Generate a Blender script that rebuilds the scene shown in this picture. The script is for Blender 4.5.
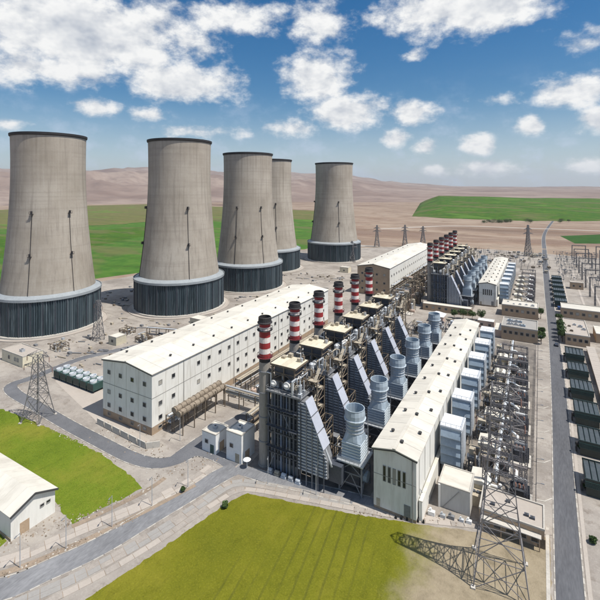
import bpy, math, random
import numpy as np
from mathutils import Vector, Matrix, noise as mnoise

for o in list(bpy.data.objects):
    bpy.data.objects.remove(o, do_unlink=True)
scene = bpy.context.scene
COL = scene.collection
random.seed(7)
R = math.radians

# ------------------------------------------------------------------ camera
# The plant's long axis is +Y; the camera stands 92 m up and looks 29.7 degrees to the left of it.
YAW, FPX, CAMH, HOR = R(29.745), 420.0, 92.0, 188.0
cam = bpy.data.objects.new('camera', bpy.data.cameras.new('camera'))
COL.objects.link(cam)
cam.location = (0, 0, CAMH)
cam.rotation_euler = (R(90), 0, YAW)
cam.data.sensor_width = 36
cam.data.lens = 36 * FPX / 600
cam.data.shift_y = -(300 - HOR) / 600
cam.data.clip_start = 1
cam.data.clip_end = 60000
scene.camera = cam
scene.cycles.max_bounces = 6
scene.cycles.diffuse_bounces = 3
scene.cycles.volume_bounces = 0
scene.cycles.caustics_reflective = scene.cycles.caustics_refractive = False
scene.render.resolution_x = scene.render.resolution_y = 1024

# ------------------------------------------------------------------ light
SUN_AZ, SUN_EL = R(87), R(63)          # clockwise from +Y
sdir = Vector((math.sin(SUN_AZ) * math.cos(SUN_EL), math.cos(SUN_AZ) * math.cos(SUN_EL), math.sin(SUN_EL)))
sun = bpy.data.objects.new('sun', bpy.data.lights.new('sun', 'SUN'))
COL.objects.link(sun)
sun.data.energy = 5.0
sun.data.angle = R(0.5)
sun.data.color = (1.0, 0.955, 0.88)
sun.rotation_euler = sdir.to_track_quat('Z', 'Y').to_euler()
sun.location = (0, 0, 600)

scene.view_settings.view_transform = 'Standard'
scene.view_settings.look = 'None'
scene.view_settings.exposure = 0.10
scene.view_settings.gamma = 1.0
scene.view_settings.use_curve_mapping = False

SKY = 0.055
world = bpy.data.worlds.new('World')
scene.world = world
world.use_nodes = True


def build_world():
    nt = world.node_tree
    nt.nodes.clear()
    N = nt.nodes.new
    L = nt.links.new

    def math_(op, a, b=None, c=None, clamp=False):
        n = N('ShaderNodeMath')
        n.operation = op
        n.use_clamp = clamp
        for i, v in enumerate((a, b, c)):
            if v is None:
                continue
            if isinstance(v, (int, float)):
                n.inputs[i].default_value = v
            else:
                L(v, n.inputs[i])
        return n.outputs[0]

    out = N('ShaderNodeOutputWorld')
    bg = N('ShaderNodeBackground')
    bg.inputs[1].default_value = SKY
    L(bg.outputs[0], out.inputs[0])
    sky = N('ShaderNodeTexSky')
    sky.sky_type = 'NISHITA'
    sky.sun_disc = False
    sky.sun_elevation = SUN_EL
    sky.sun_rotation = SUN_AZ
    sky.altitude = 300
    sky.air_density = 1.15
    sky.dust_density = 0.6
    sky.ozone_density = 2.6
    tc = N('ShaderNodeTexCoord')
    nrm = N('ShaderNodeVectorMath')
    nrm.operation = 'NORMALIZE'
    L(tc.outputs['Generated'], nrm.inputs[0])
    sep = N('ShaderNodeSeparateXYZ')
    L(nrm.outputs[0], sep.inputs[0])
    az = math_('ARCTAN2', sep.outputs[0], sep.outputs[1])
    el = math_('ARCSINE', sep.outputs[2])
    comb = N('ShaderNodeCombineXYZ')
    L(az, comb.inputs[0])
    L(el, comb.inputs[1])
    P = comb.outputs[0]

    # cumulus groups: (x, y, half width, half height, weight) where they stand over the plant
    seen = [(88, 36, 165, 54, 1.3), (180, 82, 82, 27, 1.1), (28, 66, 72, 26, 1.0), (232, 16, 76, 22, .85),
            (97, 108, 36, 14, .82), (146, 114, 28, 10, .76), (10, 124, 28, 11, .72), (200, 132, 70, 10, .62),
            (318, 78, 50, 36, 1.1), (322, 22, 44, 28, .82), (347, 112, 56, 23, 1.02), (290, 128, 46, 13, .68),
            (414, 112, 28, 19, 1.02), (396, 138, 22, 13, .92), (472, 6, 120, 34, 1.25), (411, 56, 19, 8, .66), (495, 99, 38, 12, .6),
            (576, 92, 48, 23, 1.0), (531, 125, 21, 14, .92), (598, 120, 32, 19, .95), (588, 44, 34, 17, .62), (588, 166, 25, 16, .86),
            (480, 143, 26, 16, .95), (426, 147, 22, 12, .88), (484, 169, 42, 12, .98), (436, 171, 22, 9, .88)]
    blobs = []
    for x, y, rx, ry, w in seen:
        t = (x - 300) / FPX
        a = math.atan(t)
        blobs.append((a - YAW, math.atan((HOR - y) / FPX * math.cos(a)), rx / FPX * math.cos(a) ** 1.5, ry / FPX * math.cos(a), w))
    acc = None
    for (a, e, ra, re, w) in blobs:
        sb = N('ShaderNodeVectorMath')
        sb.operation = 'SUBTRACT'
        L(P, sb.inputs[0])
        sb.inputs[1].default_value = (a, e, 0)
        ml = N('ShaderNodeVectorMath')
        ml.operation = 'MULTIPLY'
        L(sb.outputs[0], ml.inputs[0])
        ml.inputs[1].default_value = (1 / ra, 1 / re, 0)
        ln = N('ShaderNodeVectorMath')
        ln.operation = 'LENGTH'
        L(ml.outputs[0], ln.inputs[0])
        v = math_('MULTIPLY_ADD', ln.outputs['Value'], -w, w)
        acc = v if acc is None else math_('SMOOTH_MAX', acc, v, 0.12)

    def fbm(offset, scale, detail, rough):
        mp = N('ShaderNodeVectorMath')
        mp.operation = 'MULTIPLY_ADD'
        L(P, mp.inputs[0])
        mp.inputs[1].default_value = (1, 1.5, 1)
        mp.inputs[2].default_value = offset
        n = N('ShaderNodeTexNoise')
        n.inputs['Scale'].default_value = scale
        n.inputs['Detail'].default_value = detail
        n.inputs['Roughness'].default_value = rough
        L(mp.outputs[0], n.inputs['Vector'])
        return n.outputs[0]
    n1 = fbm((0.3, 0, 0), 12, 7, .62)
    n2 = fbm((0.288, 0.03, 0), 12, 3, .62)        # a step towards the sun: how much cloud stands in its way
    def ramp(v, a, b):
        m = N('ShaderNodeMapRange')
        m.interpolation_type = 'SMOOTHSTEP'
        L(v, m.inputs['Value'])
        m.inputs['From Min'].default_value = a
        m.inputs['From Max'].default_value = b
        return m.outputs[0]
    # the same broken cumulus goes on overhead, above these groups
    big = fbm((2.2, .7, 0), 2.6, 2, .5)
    acc = math_('MAXIMUM', acc, math_('MULTIPLY_ADD', ramp(big, .42, .62), 1.0, math_('MULTIPLY_ADD', ramp(el, .42, .62), 1.0, -1.25)))
    d = math_('MULTIPLY_ADD', math_('SUBTRACT', n1, .5), 1.9, acc)
    alpha = ramp(d, .08, .68)
    lit = math_('MULTIPLY_ADD', math_('SUBTRACT', n1, n2), 2.4, .80, clamp=True)
    lit = math_('SUBTRACT', lit, math_('MULTIPLY', ramp(d, .85, 1.6), .5), clamp=True)
    cc = N('ShaderNodeMix')
    cc.data_type = 'RGBA'
    L(lit, cc.inputs['Factor'])
    g = 1 / SKY
    cc.inputs['A'].default_value = (.36 * g, .41 * g, .50 * g, 1)
    cc.inputs['B'].default_value = (.90 * g, .90 * g, .89 * g, 1)
    hs = N('ShaderNodeHueSaturation')
    hs.inputs['Saturation'].default_value = 1.5
    hs.inputs['Value'].default_value = 1.5
    L(sky.outputs[0], hs.inputs['Color'])
    # a thin veil of haze in the air near the horizon
    veil = math_('MULTIPLY_ADD', ramp(el, .22, .0), .50, math_('MULTIPLY', ramp(n1, .46, .70), math_('MULTIPLY', ramp(el, .28, .10), .34)))
    v = N('ShaderNodeMix')
    v.data_type = 'RGBA'
    L(veil, v.inputs['Factor'])
    L(hs.outputs[0], v.inputs['A'])
    v.inputs['B'].default_value = (.56 * g, .65 * g, .80 * g, 1)
    mx = N('ShaderNodeMix')
    mx.data_type = 'RGBA'
    L(alpha, mx.inputs['Factor'])
    L(v.outputs['Result'], mx.inputs['A'])
    L(cc.outputs['Result'], mx.inputs['B'])
    L(mx.outputs['Result'], bg.inputs[0])


build_world()


# ------------------------------------------------------------------ helpers
def at(px, py, z=0.0):
    """ground (or height z) point of the plant that the survey photograph shows at px, py"""
    Z = FPX * (CAMH - z) / (py - HOR)
    X = (px - 300) * Z / FPX
    return (-math.sin(YAW) * Z + math.cos(YAW) * X, math.cos(YAW) * Z + math.sin(YAW) * X)


class MB:
    def __init__(s):
        s.v, s.f, s.m = [], [], []

    def add(s, vs, fs, m=0):
        b = len(s.v)
        s.v += [tuple(q) for q in vs]
        s.f += [tuple(i + b for i in q) for q in fs]
        s.m += [m] * len(fs)
        return s

    def box(s, x0, x1, y0, y1, z0, z1, m=0):
        return s.add([(x0, y0, z0), (x1, y0, z0), (x1, y1, z0), (x0, y1, z0), (x0, y0, z1), (x1, y0, z1), (x1, y1, z1), (x0, y1, z1)],
                     [(0, 3, 2, 1), (4, 5, 6, 7), (0, 1, 5, 4), (1, 2, 6, 5), (2, 3, 7, 6), (3, 0, 4, 7)], m)

    def bar(s, p, q, w=.2, h=None, m=0):
        p, q = Vector(p), Vector(q)
        d = (q - p)
        if d.length < 1e-6:
            return s
        d.normalize()
        up = Vector((0, 0, 1)) if abs(d.z) < .95 else Vector((0, 1, 0))
        a = d.cross(up).normalized() * (w / 2)
        b = a.cross(d).normalized() * ((h or w) / 2)
        vs = [p - a - b, p + a - b, p + a + b, p - a + b, q - a - b, q + a - b, q + a + b, q - a + b]
        return s.add(vs, [(0, 3, 2, 1), (4, 5, 6, 7), (0, 1, 5, 4), (1, 2, 6, 5), (2, 3, 7, 6), (3, 0, 4, 7)], m)

    def cyl(s, p, q, r0, r1=None, n=10, m=0, caps=True):
        p, q = Vector(p), Vector(q)
        r1 = r0 if r1 is None else r1
        d = (q - p).normalized()
        up = Vector((0, 0, 1)) if abs(d.z) < .95 else Vector((0, 1, 0))
        a = d.cross(up).normalized()
        b = a.cross(d).normalized()
        vs = []
        for c, r in ((p, r0), (q, r1)):
            for i in range(n):
                t = 2 * math.pi * i / n
                vs.append(c + a * (r * math.cos(t)) + b * (r * math.sin(t)))
        fs = [(i, i + n, (i + 1) % n + n, (i + 1) % n) for i in range(n)]
        if caps:
            fs += [tuple(range(n)), tuple(range(2 * n - 1, n - 1, -1))]
        return s.add(vs, fs, m)

    def pipe(s, pts, r, n=8, m=0):
        for a, b in zip(pts[:-1], pts[1:]):
            s.cyl(a, b, r, r, n, m)
        for a in pts[1:-1]:
            a = Vector(a)
            s.lathe([(0, -r), (r * .8, -r * .6), (r * 1.08, 0), (r * .8, r * .6), (0, r)], n, m, a)
        return s

    def lathe(s, prof, n=24, m=0, c=(0, 0, 0)):
        vs = []
        for r, z in prof:
            for i in range(n):
                t = 2 * math.pi * i / n
                vs.append((c[0] + r * math.cos(t), c[1] + r * math.sin(t), c[2] + z))
        fs = []
        for k in range(len(prof) - 1):
            for i in range(n):
                j = (i + 1) % n
                fs.append((k * n + i, k * n + j, (k + 1) * n + j, (k + 1) * n + i))
        return s.add(vs, fs, m)

    def prism(s, poly, z0, z1, m=0):
        n = len(poly)
        vs = [(x, y, z0) for x, y in poly] + [(x, y, z1) for x, y in poly]
        fs = [tuple(range(n - 1, -1, -1)), tuple(range(n, 2 * n))] + [(i, (i + 1) % n, (i + 1) % n + n, i + n) for i in range(n)]
        return s.add(vs, fs, m)

    def xprism(s, prof, y0, y1, m=0):
        """profile in X,Z pulled along Y"""
        n = len(prof)
        vs = [(x, y0, z) for x, z in prof] + [(x, y1, z) for x, z in prof]
        fs = [tuple(range(n)), tuple(range(2 * n - 1, n - 1, -1))] + [(i, i + n, (i + 1) % n + n, (i + 1) % n) for i in range(n)]
        return s.add(vs, fs, m)

    def mesh(s, name, mats, smooth=False):
        me = bpy.data.meshes.new(name)
        me.from_pydata(s.v, [], s.f)
        for m in (mats if isinstance(mats, (list, tuple)) else [mats]):
            me.materials.append(m)
        if any(s.m):
            me.polygons.foreach_set('material_index', s.m)
        if smooth:
            me.polygons.foreach_set('use_smooth', [True] * len(me.polygons))
        me.update()
        return me

    def build(s, name, mats, parent=None, loc=None, smooth=False):
        o = bpy.data.objects.new(name, s.mesh(name, mats, smooth))
        COL.objects.link(o)
        if parent is not None:
            o.parent = parent
        if loc is not None:
            o.location = loc
        return o


def put(name, me, parent, loc=(0, 0, 0), rz=0.0):
    o = bpy.data.objects.new(name, me)
    COL.objects.link(o)
    o.parent = parent
    o.location = loc
    o.rotation_euler = (0, 0, rz)
    return o


def thing(name, label, cat, loc=(0, 0, 0), rz=0.0, group=None):
    o = bpy.data.objects.new(name, None)
    o.empty_display_size = 2
    COL.objects.link(o)
    o.location = loc
    o.rotation_euler = (0, 0, rz)
    return tag(o, label, cat, group)


def tag(o, label=None, cat=None, group=None, kind=None):
    for k, v in (('label', label), ('category', cat), ('group', group), ('kind', kind)):
        if v:
            o[k] = v
    return o


KIDS = {}


def copy_tree(o, parent=None):
    c = o.copy()
    COL.objects.link(c)
    c.parent = parent
    if o.name not in KIDS:
        KIDS[o.name] = list(o.children)
    for ch in KIDS[o.name]:
        copy_tree(ch, c)
    return c


def repeat(proto, i, loc, label, group, rz=None):
    o = proto if i == 0 else copy_tree(proto)
    o.location = loc
    if rz is not None:
        o.rotation_euler = (0, 0, rz)
    o['label'] = label
    o['group'] = group
    return o


ORD = ['nearest', 'second', 'third', 'fourth', 'fifth', 'sixth', 'seventh', 'eighth', 'ninth', 'tenth']


def ordn(i, n):
    return 'nearest' if i == 0 else ('farthest' if i == n - 1 else ORD[i] + ' nearest')


# ------------------------------------------------------------------ materials
def mat(name, col, rough=.8, var=.18, scale=.35, fine=3.0, bump=0.0, metal=0.0, col2=None, streak=None, rnd=0.0, spec=.3, stain=None):
    m = bpy.data.materials.new(name)
    m.use_nodes = True
    nt = m.node_tree
    N, L = nt.nodes.new, nt.links.new
    b = nt.nodes['Principled BSDF']
    b.inputs['Roughness'].default_value = rough
    b.inputs['Metallic'].default_value = metal
    b.inputs['Specular IOR Level'].default_value = spec
    geo = N('ShaderNodeNewGeometry')
    vec = geo.outputs['Position']
    if streak:
        mp = N('ShaderNodeMapping')
        mp.inputs['Scale'].default_value = streak
        L(vec, mp.inputs['Vector'])
        vec = mp.outputs[0]

    def nz(sc, det=5, ro=.6):
        n = N('ShaderNodeTexNoise')
        n.inputs['Scale'].default_value = sc
        n.inputs['Detail'].default_value = det
        n.inputs['Roughness'].default_value = ro
        L(vec, n.inputs['Vector'])
        return n.outputs[0]
    a, f = nz(scale), nz(fine, 3)
    ad = N('ShaderNodeMath')
    ad.operation = 'MULTIPLY_ADD'
    L(f, ad.inputs[0])
    ad.inputs[1].default_value = .45
    sc_ = N('ShaderNodeMath')
    sc_.operation = 'MULTIPLY'
    L(a, sc_.inputs[0])
    sc_.inputs[1].default_value = .55
    L(sc_.outputs[0], ad.inputs[2])
    val = ad.outputs[0]
    if rnd:
        oi = N('ShaderNodeObjectInfo')
        r_ = N('ShaderNodeMath')
        r_.operation = 'MULTIPLY_ADD'
        L(oi.outputs['Random'], r_.inputs[0])
        r_.inputs[1].default_value = rnd
        ofs = N('ShaderNodeMath')
        ofs.operation = 'SUBTRACT'
        L(val, ofs.inputs[0])
        ofs.inputs[1].default_value = rnd / 2
        L(ofs.outputs[0], r_.inputs[2])
        val = r_.outputs[0]
    cr = N('ShaderNodeValToRGB')
    cr.color_ramp.elements[0].position = .32
    cr.color_ramp.elements[1].position = .68
    c0 = [max(0, c * (1 - var)) for c in col]
    c1 = [min(1, c * (1 + var)) for c in (col2 or col)]
    cr.color_ramp.elements[0].color = (*c0, 1)
    cr.color_ramp.elements[1].color = (*c1, 1)
    L(val, cr.inputs[0])
    outc = cr.outputs[0]
    if stain:                                   # (colour, noise scale, amount): dirt with a shape of its own
        sn = N('ShaderNodeTexNoise')
        sn.inputs['Scale'].default_value = stain[1]
        sn.inputs['Detail'].default_value = 6
        sn.inputs['Roughness'].default_value = .65
        L(vec, sn.inputs['Vector'])
        mr = N('ShaderNodeMapRange')
        L(sn.outputs[0], mr.inputs['Value'])
        mr.inputs['From Min'].default_value = .5
        mr.inputs['From Max'].default_value = .75
        mr.inputs['To Max'].default_value = stain[2]
        mm = N('ShaderNodeMix')
        mm.data_type = 'RGBA'
        L(mr.outputs[0], mm.inputs['Factor'])
        L(outc, mm.inputs['A'])
        mm.inputs['B'].default_value = (*stain[0], 1)
        outc = mm.outputs['Result']
    L(outc, b.inputs['Base Color'])
    if bump:
        bp = N('ShaderNodeBump')
        bp.inputs['Strength'].default_value = bump
        bp.inputs['Distance'].default_value = .1
        L(f, bp.inputs['Height'])
        L(bp.outputs[0], b.inputs['Normal'])
    return m


M = {}
M['cream'] = mat('cream_cladding', (.78, .765, .71), .6, .08, .08, 1.2, streak=(1, 1, .16), stain=((.46, .42, .36), .5, .55))
M['cream_roof'] = mat('cream_roof_sheet', (.62, .585, .51), .55, .08, .06, .9, rnd=.35, streak=(.35, 1, 1), stain=((.38, .34, .28), .22, .65))
M['pale_roof'] = mat('pale_roof_sheet', (.66, .625, .545), .5, .06, .08, 1.1, rnd=.35, streak=(1, .35, 1), stain=((.40, .36, .30), .22, .6))
M['brown_base'] = mat('brown_plinth', (.36, .27, .19), .85, .2, .3, 2.0)
M['tan_wall'] = mat('tan_brick_wall', (.42, .31, .21), .85, .18, .2, 2.2)
M['pinkwall'] = mat('pink_render', (.50, .38, .31), .85, .15, .3, 2.5)
M['grey_wall'] = mat('grey_render', (.46, .45, .43), .8, .12, .15, 1.5, streak=(1, 1, .3))
M['glass'] = mat('dark_glass', (.02, .024, .03), .18, .3, .4, 2, spec=.6)
M['frame'] = mat('window_frame', (.30, .29, .27), .6, .1)
M['dark_trim'] = mat('dark_trim', (.06, .06, .06), .6, .2)
M['steel_dark'] = mat('dark_steel', (.060, .068, .085), .55, .35, .4, 2.5, spec=.5, rnd=.3)
M['steel_grey'] = mat('grey_steel', (.20, .205, .215), .5, .25, .4, 2.5, spec=.5)
M['rib_grey'] = mat('grey_ribbed_cladding', (.23, .235, .25), .5, .25, .3, 2.0, spec=.5)
M['steel_brown'] = mat('brown_steelwork', (.17, .135, .10), .7, .4, .5, 3.0)
M['steel_beige'] = mat('beige_steelwork', (.40, .35, .27), .65, .3, .5, 3.0)
M['galv'] = mat('galvanised_steel', (.46, .48, .50), .4, .18, .4, 2.0, metal=.25)
M['lattice'] = mat('weathered_lattice_steel', (.21, .20, .20), .6, .25, .4, 2.0, metal=.2)
M['lattice_pink'] = mat('primer_lattice_steel', (.24, .215, .205), .65, .25, .4, 2.0)
M['white_panel'] = mat('white_panel', (.44, .46, .52), .4, .08, .3, 2.0, rnd=.25, stain=((.4, .4, .42), .5, .4))
M['white'] = mat('white_paint', (.78, .78, .76), .5, .08, .4, 2.0)
M['blue_grey'] = mat('blue_grey_paint', (.34, .405, .46), .42, .15, .3, 1.8, spec=.5, stain=((.22, .24, .26), .5, .5))
M['filter_blue'] = mat('filter_house_blue', (.25, .315, .38), .45, .18, .3, 1.8, spec=.5, stain=((.16, .2, .25), .4, .5))
M['filter_top'] = mat('filter_house_top', (.66, .68, .70), .45, .08, .3, 1.8)
M['pale_grey'] = mat('pale_grey_sheet', (.52, .55, .58), .45, .12, .3, 2.0)
M['red_band'] = mat('red_paint', (.30, .028, .032), .5, .22, .6, 2.5, stain=((.12, .03, .03), 1.1, .5))
M['white_band'] = mat('white_band_paint', (.72, .66, .62), .5, .15, .6, 2.5, stain=((.42, .3, .27), 1.0, .55))
M['soot'] = mat('sooty_steel', (.035, .033, .035), .7, .35, .5, 2.5)
M['shaft'] = mat('grey_beige_shaft', (.30, .275, .245), .7, .2, .3, 2.0, streak=(1, 1, .3))
M['canopy'] = mat('cream_canopy', (.60, .55, .42), .6, .16, .2, 1.5, rnd=.5, stain=((.45, .38, .27), .4, .6))
M['concrete'] = mat('concrete', (.50, .47, .42), .85, .14, .2, 2.0, bump=.2)
M['fin_dark'] = mat('finned_tube_slate', (.034, .052, .062), .45, .55, .9, 2.2, spec=.5, streak=(1, 1, .06), stain=((.17, .215, .235), .55, .85))
M['ringroof'] = mat('ring_roof', (.30, .325, .34), .5, .15, .15, 1.2)
M['cooler_dark'] = mat('cooler_dark_green', (.022, .038, .034), .45, .4, .5, 2.5, spec=.5, rnd=.3)
M['cooler_fin'] = mat('cooler_fin', (.062, .072, .075), .4, .3, .5, 2.5, spec=.5)
M['green_unit'] = mat('green_enamel', (.030, .075, .068), .4, .3, .5, 2.5, spec=.5)
M['trafo'] = mat('transformer_grey', (.055, .06, .07), .5, .35, .5, 2.5, spec=.5, rnd=.3)
M['porcelain'] = mat('porcelain', (.28, .15, .11), .3, .15)
M['drum_white'] = mat('lagged_drum', (.70, .69, .66), .4, .12, .5, 2.0)
M['asphalt'] = mat('asphalt', (.165, .168, .178), .85, .22, .10, 2.0, bump=.15, col2=(.225, .226, .232), streak=(1, .3, 1), stain=((.10, .10, .105), .3, .6))
M['asphalt_old'] = mat('worn_asphalt', (.21, .21, .215), .88, .2, .07, 2.5, bump=.15, col2=(.26, .255, .25), stain=((.13, .13, .135), .12, .55))
M['kerb'] = mat('kerb_stone', (.46, .43, .38), .8, .2, .3, 2.0)
M['paving'] = mat('pink_paving', (.41, .365, .32), .85, .10, .12, 2.2, bump=.15, stain=((.34, .29, .24), .09, .5))
M['paving_grey'] = mat('grey_paving', (.31, .295, .275), .85, .12, .12, 2.2, bump=.15, stain=((.26, .24, .22), .09, .5))
M['dirt'] = mat('dirt_verge', (.28, .22, .165), .95, .25, .12, 1.6, bump=.4, stain=((.17, .14, .10), .2, .6))
M['rubber'] = mat('tyre_rubber', (.02, .02, .02), .8, .1)
M['bark'] = mat('bark', (.09, .06, .04), .9, .3, 1, 5)
M['leaf'] = mat('leaf_green', (.030, .060, .018), .6, .5, .9, 4, col2=(.075, .12, .035))
M['hazard'] = mat('yellow_paint', (.55, .40, .05), .5, .1)


def ground_mats():
    """earth, yard, lawns and fields: colour by place"""
    def base(name):
        m = bpy.data.materials.new(name)
        m.use_nodes = True
        b = m.node_tree.nodes['Principled BSDF']
        b.inputs['Roughness'].default_value = .95
        b.inputs['Specular IOR Level'].default_value = .1
        g = m.node_tree.nodes.new('ShaderNodeNewGeometry')
        return m, m.node_tree, b, g.outputs['Position']

    def noise(nt, vec, sc, det=6, ro=.6, stretch=None, rot=0.0, dist=0.0):
        if stretch:
            mp = nt.nodes.new('ShaderNodeMapping')
            mp.inputs['Scale'].default_value = stretch
            mp.inputs['Rotation'].default_value = (0, 0, rot)
            nt.links.new(vec, mp.inputs['Vector'])
            vec = mp.outputs[0]
        n = nt.nodes.new('ShaderNodeTexNoise')
        n.inputs['Scale'].default_value = sc
        n.inputs['Detail'].default_value = det
        n.inputs['Roughness'].default_value = ro
        n.inputs['Distortion'].default_value = dist
        nt.links.new(vec, n.inputs['Vector'])
        return n.outputs[0]

    def ramp(nt, v, stops):
        r = nt.nodes.new('ShaderNodeValToRGB')
        while len(r.color_ramp.elements) < len(stops):
            r.color_ramp.elements.new(.5)
        for e, (p, c) in zip(r.color_ramp.elements, stops):
            e.position = p
            e.color = (*c, 1)
        nt.links.new(v, r.inputs[0])
        return r.outputs[0]

    def mix(nt, f, a, b, mode='MIX'):
        n = nt.nodes.new('ShaderNodeMix')
        n.data_type = 'RGBA'
        n.blend_type = mode
        if isinstance(f, float):
            n.inputs['Factor'].default_value = f
        else:
            nt.links.new(f, n.inputs['Factor'])
        nt.links.new(a, n.inputs['A'])
        if isinstance(b, tuple):
            n.inputs['B'].default_value = (*b, 1)
        else:
            nt.links.new(b, n.inputs['B'])
        return n.outputs['Result']

    def rng(nt, v, a, b, c=0.0, d=1.0):
        n = nt.nodes.new('ShaderNodeMapRange')
        n.interpolation_type = 'SMOOTHSTEP'
        nt.links.new(v, n.inputs['Value'])
        n.inputs['From Min'].default_value = a
        n.inputs['From Max'].default_value = b
        n.inputs['To Min'].default_value = c
        n.inputs['To Max'].default_value = d
        return n.outputs[0]

    def bump(nt, b, v, st, dist):
        p = nt.nodes.new('ShaderNodeBump')
        p.inputs['Strength'].default_value = st
        p.inputs['Distance'].default_value = dist
        nt.links.new(v, p.inputs['Height'])
        nt.links.new(p.outputs[0], b.inputs['Normal'])

    # dry steppe: bands of ploughed and bare land, lying across the view
    m, nt, b, pos = base('dry_earth')
    big = noise(nt, pos, .0016, 6, .6, (1, 2.6, 1), -YAW, .6)
    med = noise(nt, pos, .02, 6, .65)
    fin = noise(nt, pos, .3, 4)
    c = ramp(nt, big, [(.30, (.15, .105, .08)), (.44, (.25, .185, .14)), (.54, (.32, .25, .19)), (.64, (.19, .13, .10)), (.75, (.28, .215, .165))])
    c = mix(nt, rng(nt, med, .45, .70, 0, .65), c, (.16, .105, .07))
    fur = noise(nt, pos, .03, 5, .6, (.12, 1, 1), -YAW + R(8), .4)
    c = mix(nt, rng(nt, fur, .5, .62, 0, .5), c, (.235, .155, .11))
    c = mix(nt, rng(nt, fin, .5, .8, 0, .45), c, (.38, .31, .25))
    nt.links.new(c, b.inputs['Base Color'])
    bump(nt, b, fin, .3, .3)
    M['earth'] = m

    m, nt, b, pos = base('hill_earth')
    big = noise(nt, pos, .0012, 7, .62, (1, 1.5, 2), -YAW, .5)
    fin = noise(nt, pos, .008, 5)
    c = ramp(nt, big, [(.3, (.17, .12, .10)), (.5, (.24, .18, .15)), (.62, (.30, .235, .195)), (.72, (.19, .14, .12))])
    c = mix(nt, rng(nt, fin, .45, .7, 0, .45), c, (.14, .105, .095))
    nt.links.new(c, b.inputs['Base Color'])
    M['hill'] = m

    # works yard: pale gravel and dusty concrete
    m, nt, b, pos = base('yard_gravel')
    big = noise(nt, pos, .035, 6, .65)
    med = noise(nt, pos, .22, 7, .72)
    trk = noise(nt, pos, .12, 6, .65, (.25, 1, 1), R(20), 1.2)
    fin = noise(nt, pos, 1.6, 4, .7)
    c = ramp(nt, big, [(.3, (.20, .175, .15)), (.46, (.29, .26, .23)), (.58, (.37, .335, .295)), (.72, (.25, .22, .19))])
    c = mix(nt, rng(nt, med, .50, .70, 0, .65), c, (.165, .135, .11))
    c = mix(nt, rng(nt, trk, .54, .64, 0, .5), c, (.20, .175, .155))
    c = mix(nt, rng(nt, fin, .5, .75, 0, .5), c, (.44, .405, .36))
    nt.links.new(c, b.inputs['Base Color'])
    bump(nt, b, med, .6, .4)
    M['yard'] = m

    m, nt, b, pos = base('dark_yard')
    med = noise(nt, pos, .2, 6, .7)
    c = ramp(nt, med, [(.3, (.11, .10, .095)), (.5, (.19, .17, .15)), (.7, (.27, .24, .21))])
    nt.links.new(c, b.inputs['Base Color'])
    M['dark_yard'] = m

    def grass(name, a, b2, c2, line, line_rot, spacing, dry=None, far=False):
        m, nt, b, pos = base(name)
        big = noise(nt, pos, .05, 5, .6)
        med = noise(nt, pos, .35, 5, .7, (1, .45, 1), line_rot)
        fin = noise(nt, pos, 2.4, 3, .7)
        c = ramp(nt, big, [(.3, a), (.5, b2), (.7, c2)])
        c = mix(nt, rng(nt, med, .45, .75, 0, .45), c, tuple(v * .66 for v in a))
        c = mix(nt, rng(nt, fin, .45, .8, 0, .4), c, tuple(min(1, v * 1.5) for v in c2))
        if line:
            mp = nt.nodes.new('ShaderNodeMapping')
            mp.inputs['Rotation'].default_value = (0, 0, line_rot)
            nt.links.new(pos, mp.inputs['Vector'])
            w = nt.nodes.new('ShaderNodeTexWave')
            w.bands_direction = 'X'
            w.inputs['Scale'].default_value = 6.2832 / (20 * spacing)
            w.inputs['Distortion'].default_value = 1.0
            w.inputs['Detail'].default_value = 3
            w.inputs['Detail Scale'].default_value = .6
            nt.links.new(mp.outputs[0], w.inputs['Vector'])
            msk = rng(nt, noise(nt, pos, .055, 4, .6, (1, .25, 1), line_rot), .46, .64)
            mu = nt.nodes.new('ShaderNodeMath')
            mu.operation = 'MULTIPLY'
            nt.links.new(rng(nt, w.outputs[1], .86, .99, 0, line), mu.inputs[0])
            nt.links.new(msk, mu.inputs[1])
            c = mix(nt, mu.outputs[0], c, (.06, .065, .015))
        if dry:
            s = nt.nodes.new('ShaderNodeSeparateXYZ')
            nt.links.new(pos, s.inputs[0])
            ad = nt.nodes.new('ShaderNodeMath')
            ad.operation = 'MULTIPLY_ADD'
            nt.links.new(noise(nt, pos, .12, 5, .65), ad.inputs[0])
            ad.inputs[1].default_value = 16
            nt.links.new(s.outputs[0], ad.inputs[2])
            soil = ramp(nt, noise(nt, pos, .25, 6, .7), [(.3, (.20, .165, .11)), (.5, (.29, .24, .165)), (.7, (.34, .285, .20))])
            c = mix(nt, rng(nt, ad.outputs[0], dry, dry + 11), c, soil)
        if far:                     # strips of other crops and bare soil, long across the view
            st = noise(nt, pos, .0042, 4, .55, (1, 3.2, 1), -YAW, .8)
            c = mix(nt, rng(nt, st, .50, .60, 0, .6), c, (.14, .125, .055))
            c = mix(nt, rng(nt, st, .42, .36, 0, .7), c, (.10, .185, .03))
            rows = noise(nt, pos, .05, 4, .6, (.08, 1, 1), line_rot)
            c = mix(nt, rng(nt, rows, .48, .62, 0, .3), c, (.03, .075, .014))
            cl = noise(nt, pos, .016, 5, .7)
            c = mix(nt, rng(nt, cl, .55, .7, 0, .5), c, (.115, .125, .04))
        nt.links.new(c, b.inputs['Base Color'])
        bump(nt, b, fin, .6, .25)
        return m
    M['lawn_olive'] = grass('olive_lawn', (.110, .120, .010), (.145, .148, .012), (.195, .182, .02), .42, R(-9), 3.1, dry=-24.0)
    M['lawn_green'] = grass('green_lawn', (.092, .142, .012), (.128, .178, .016), (.195, .20, .028), .0, 0, 5)
    M['field'] = grass('green_field', (.036, .10, .016), (.058, .14, .02), (.09, .165, .028), .4, R(55), 60, far=True)
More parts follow.
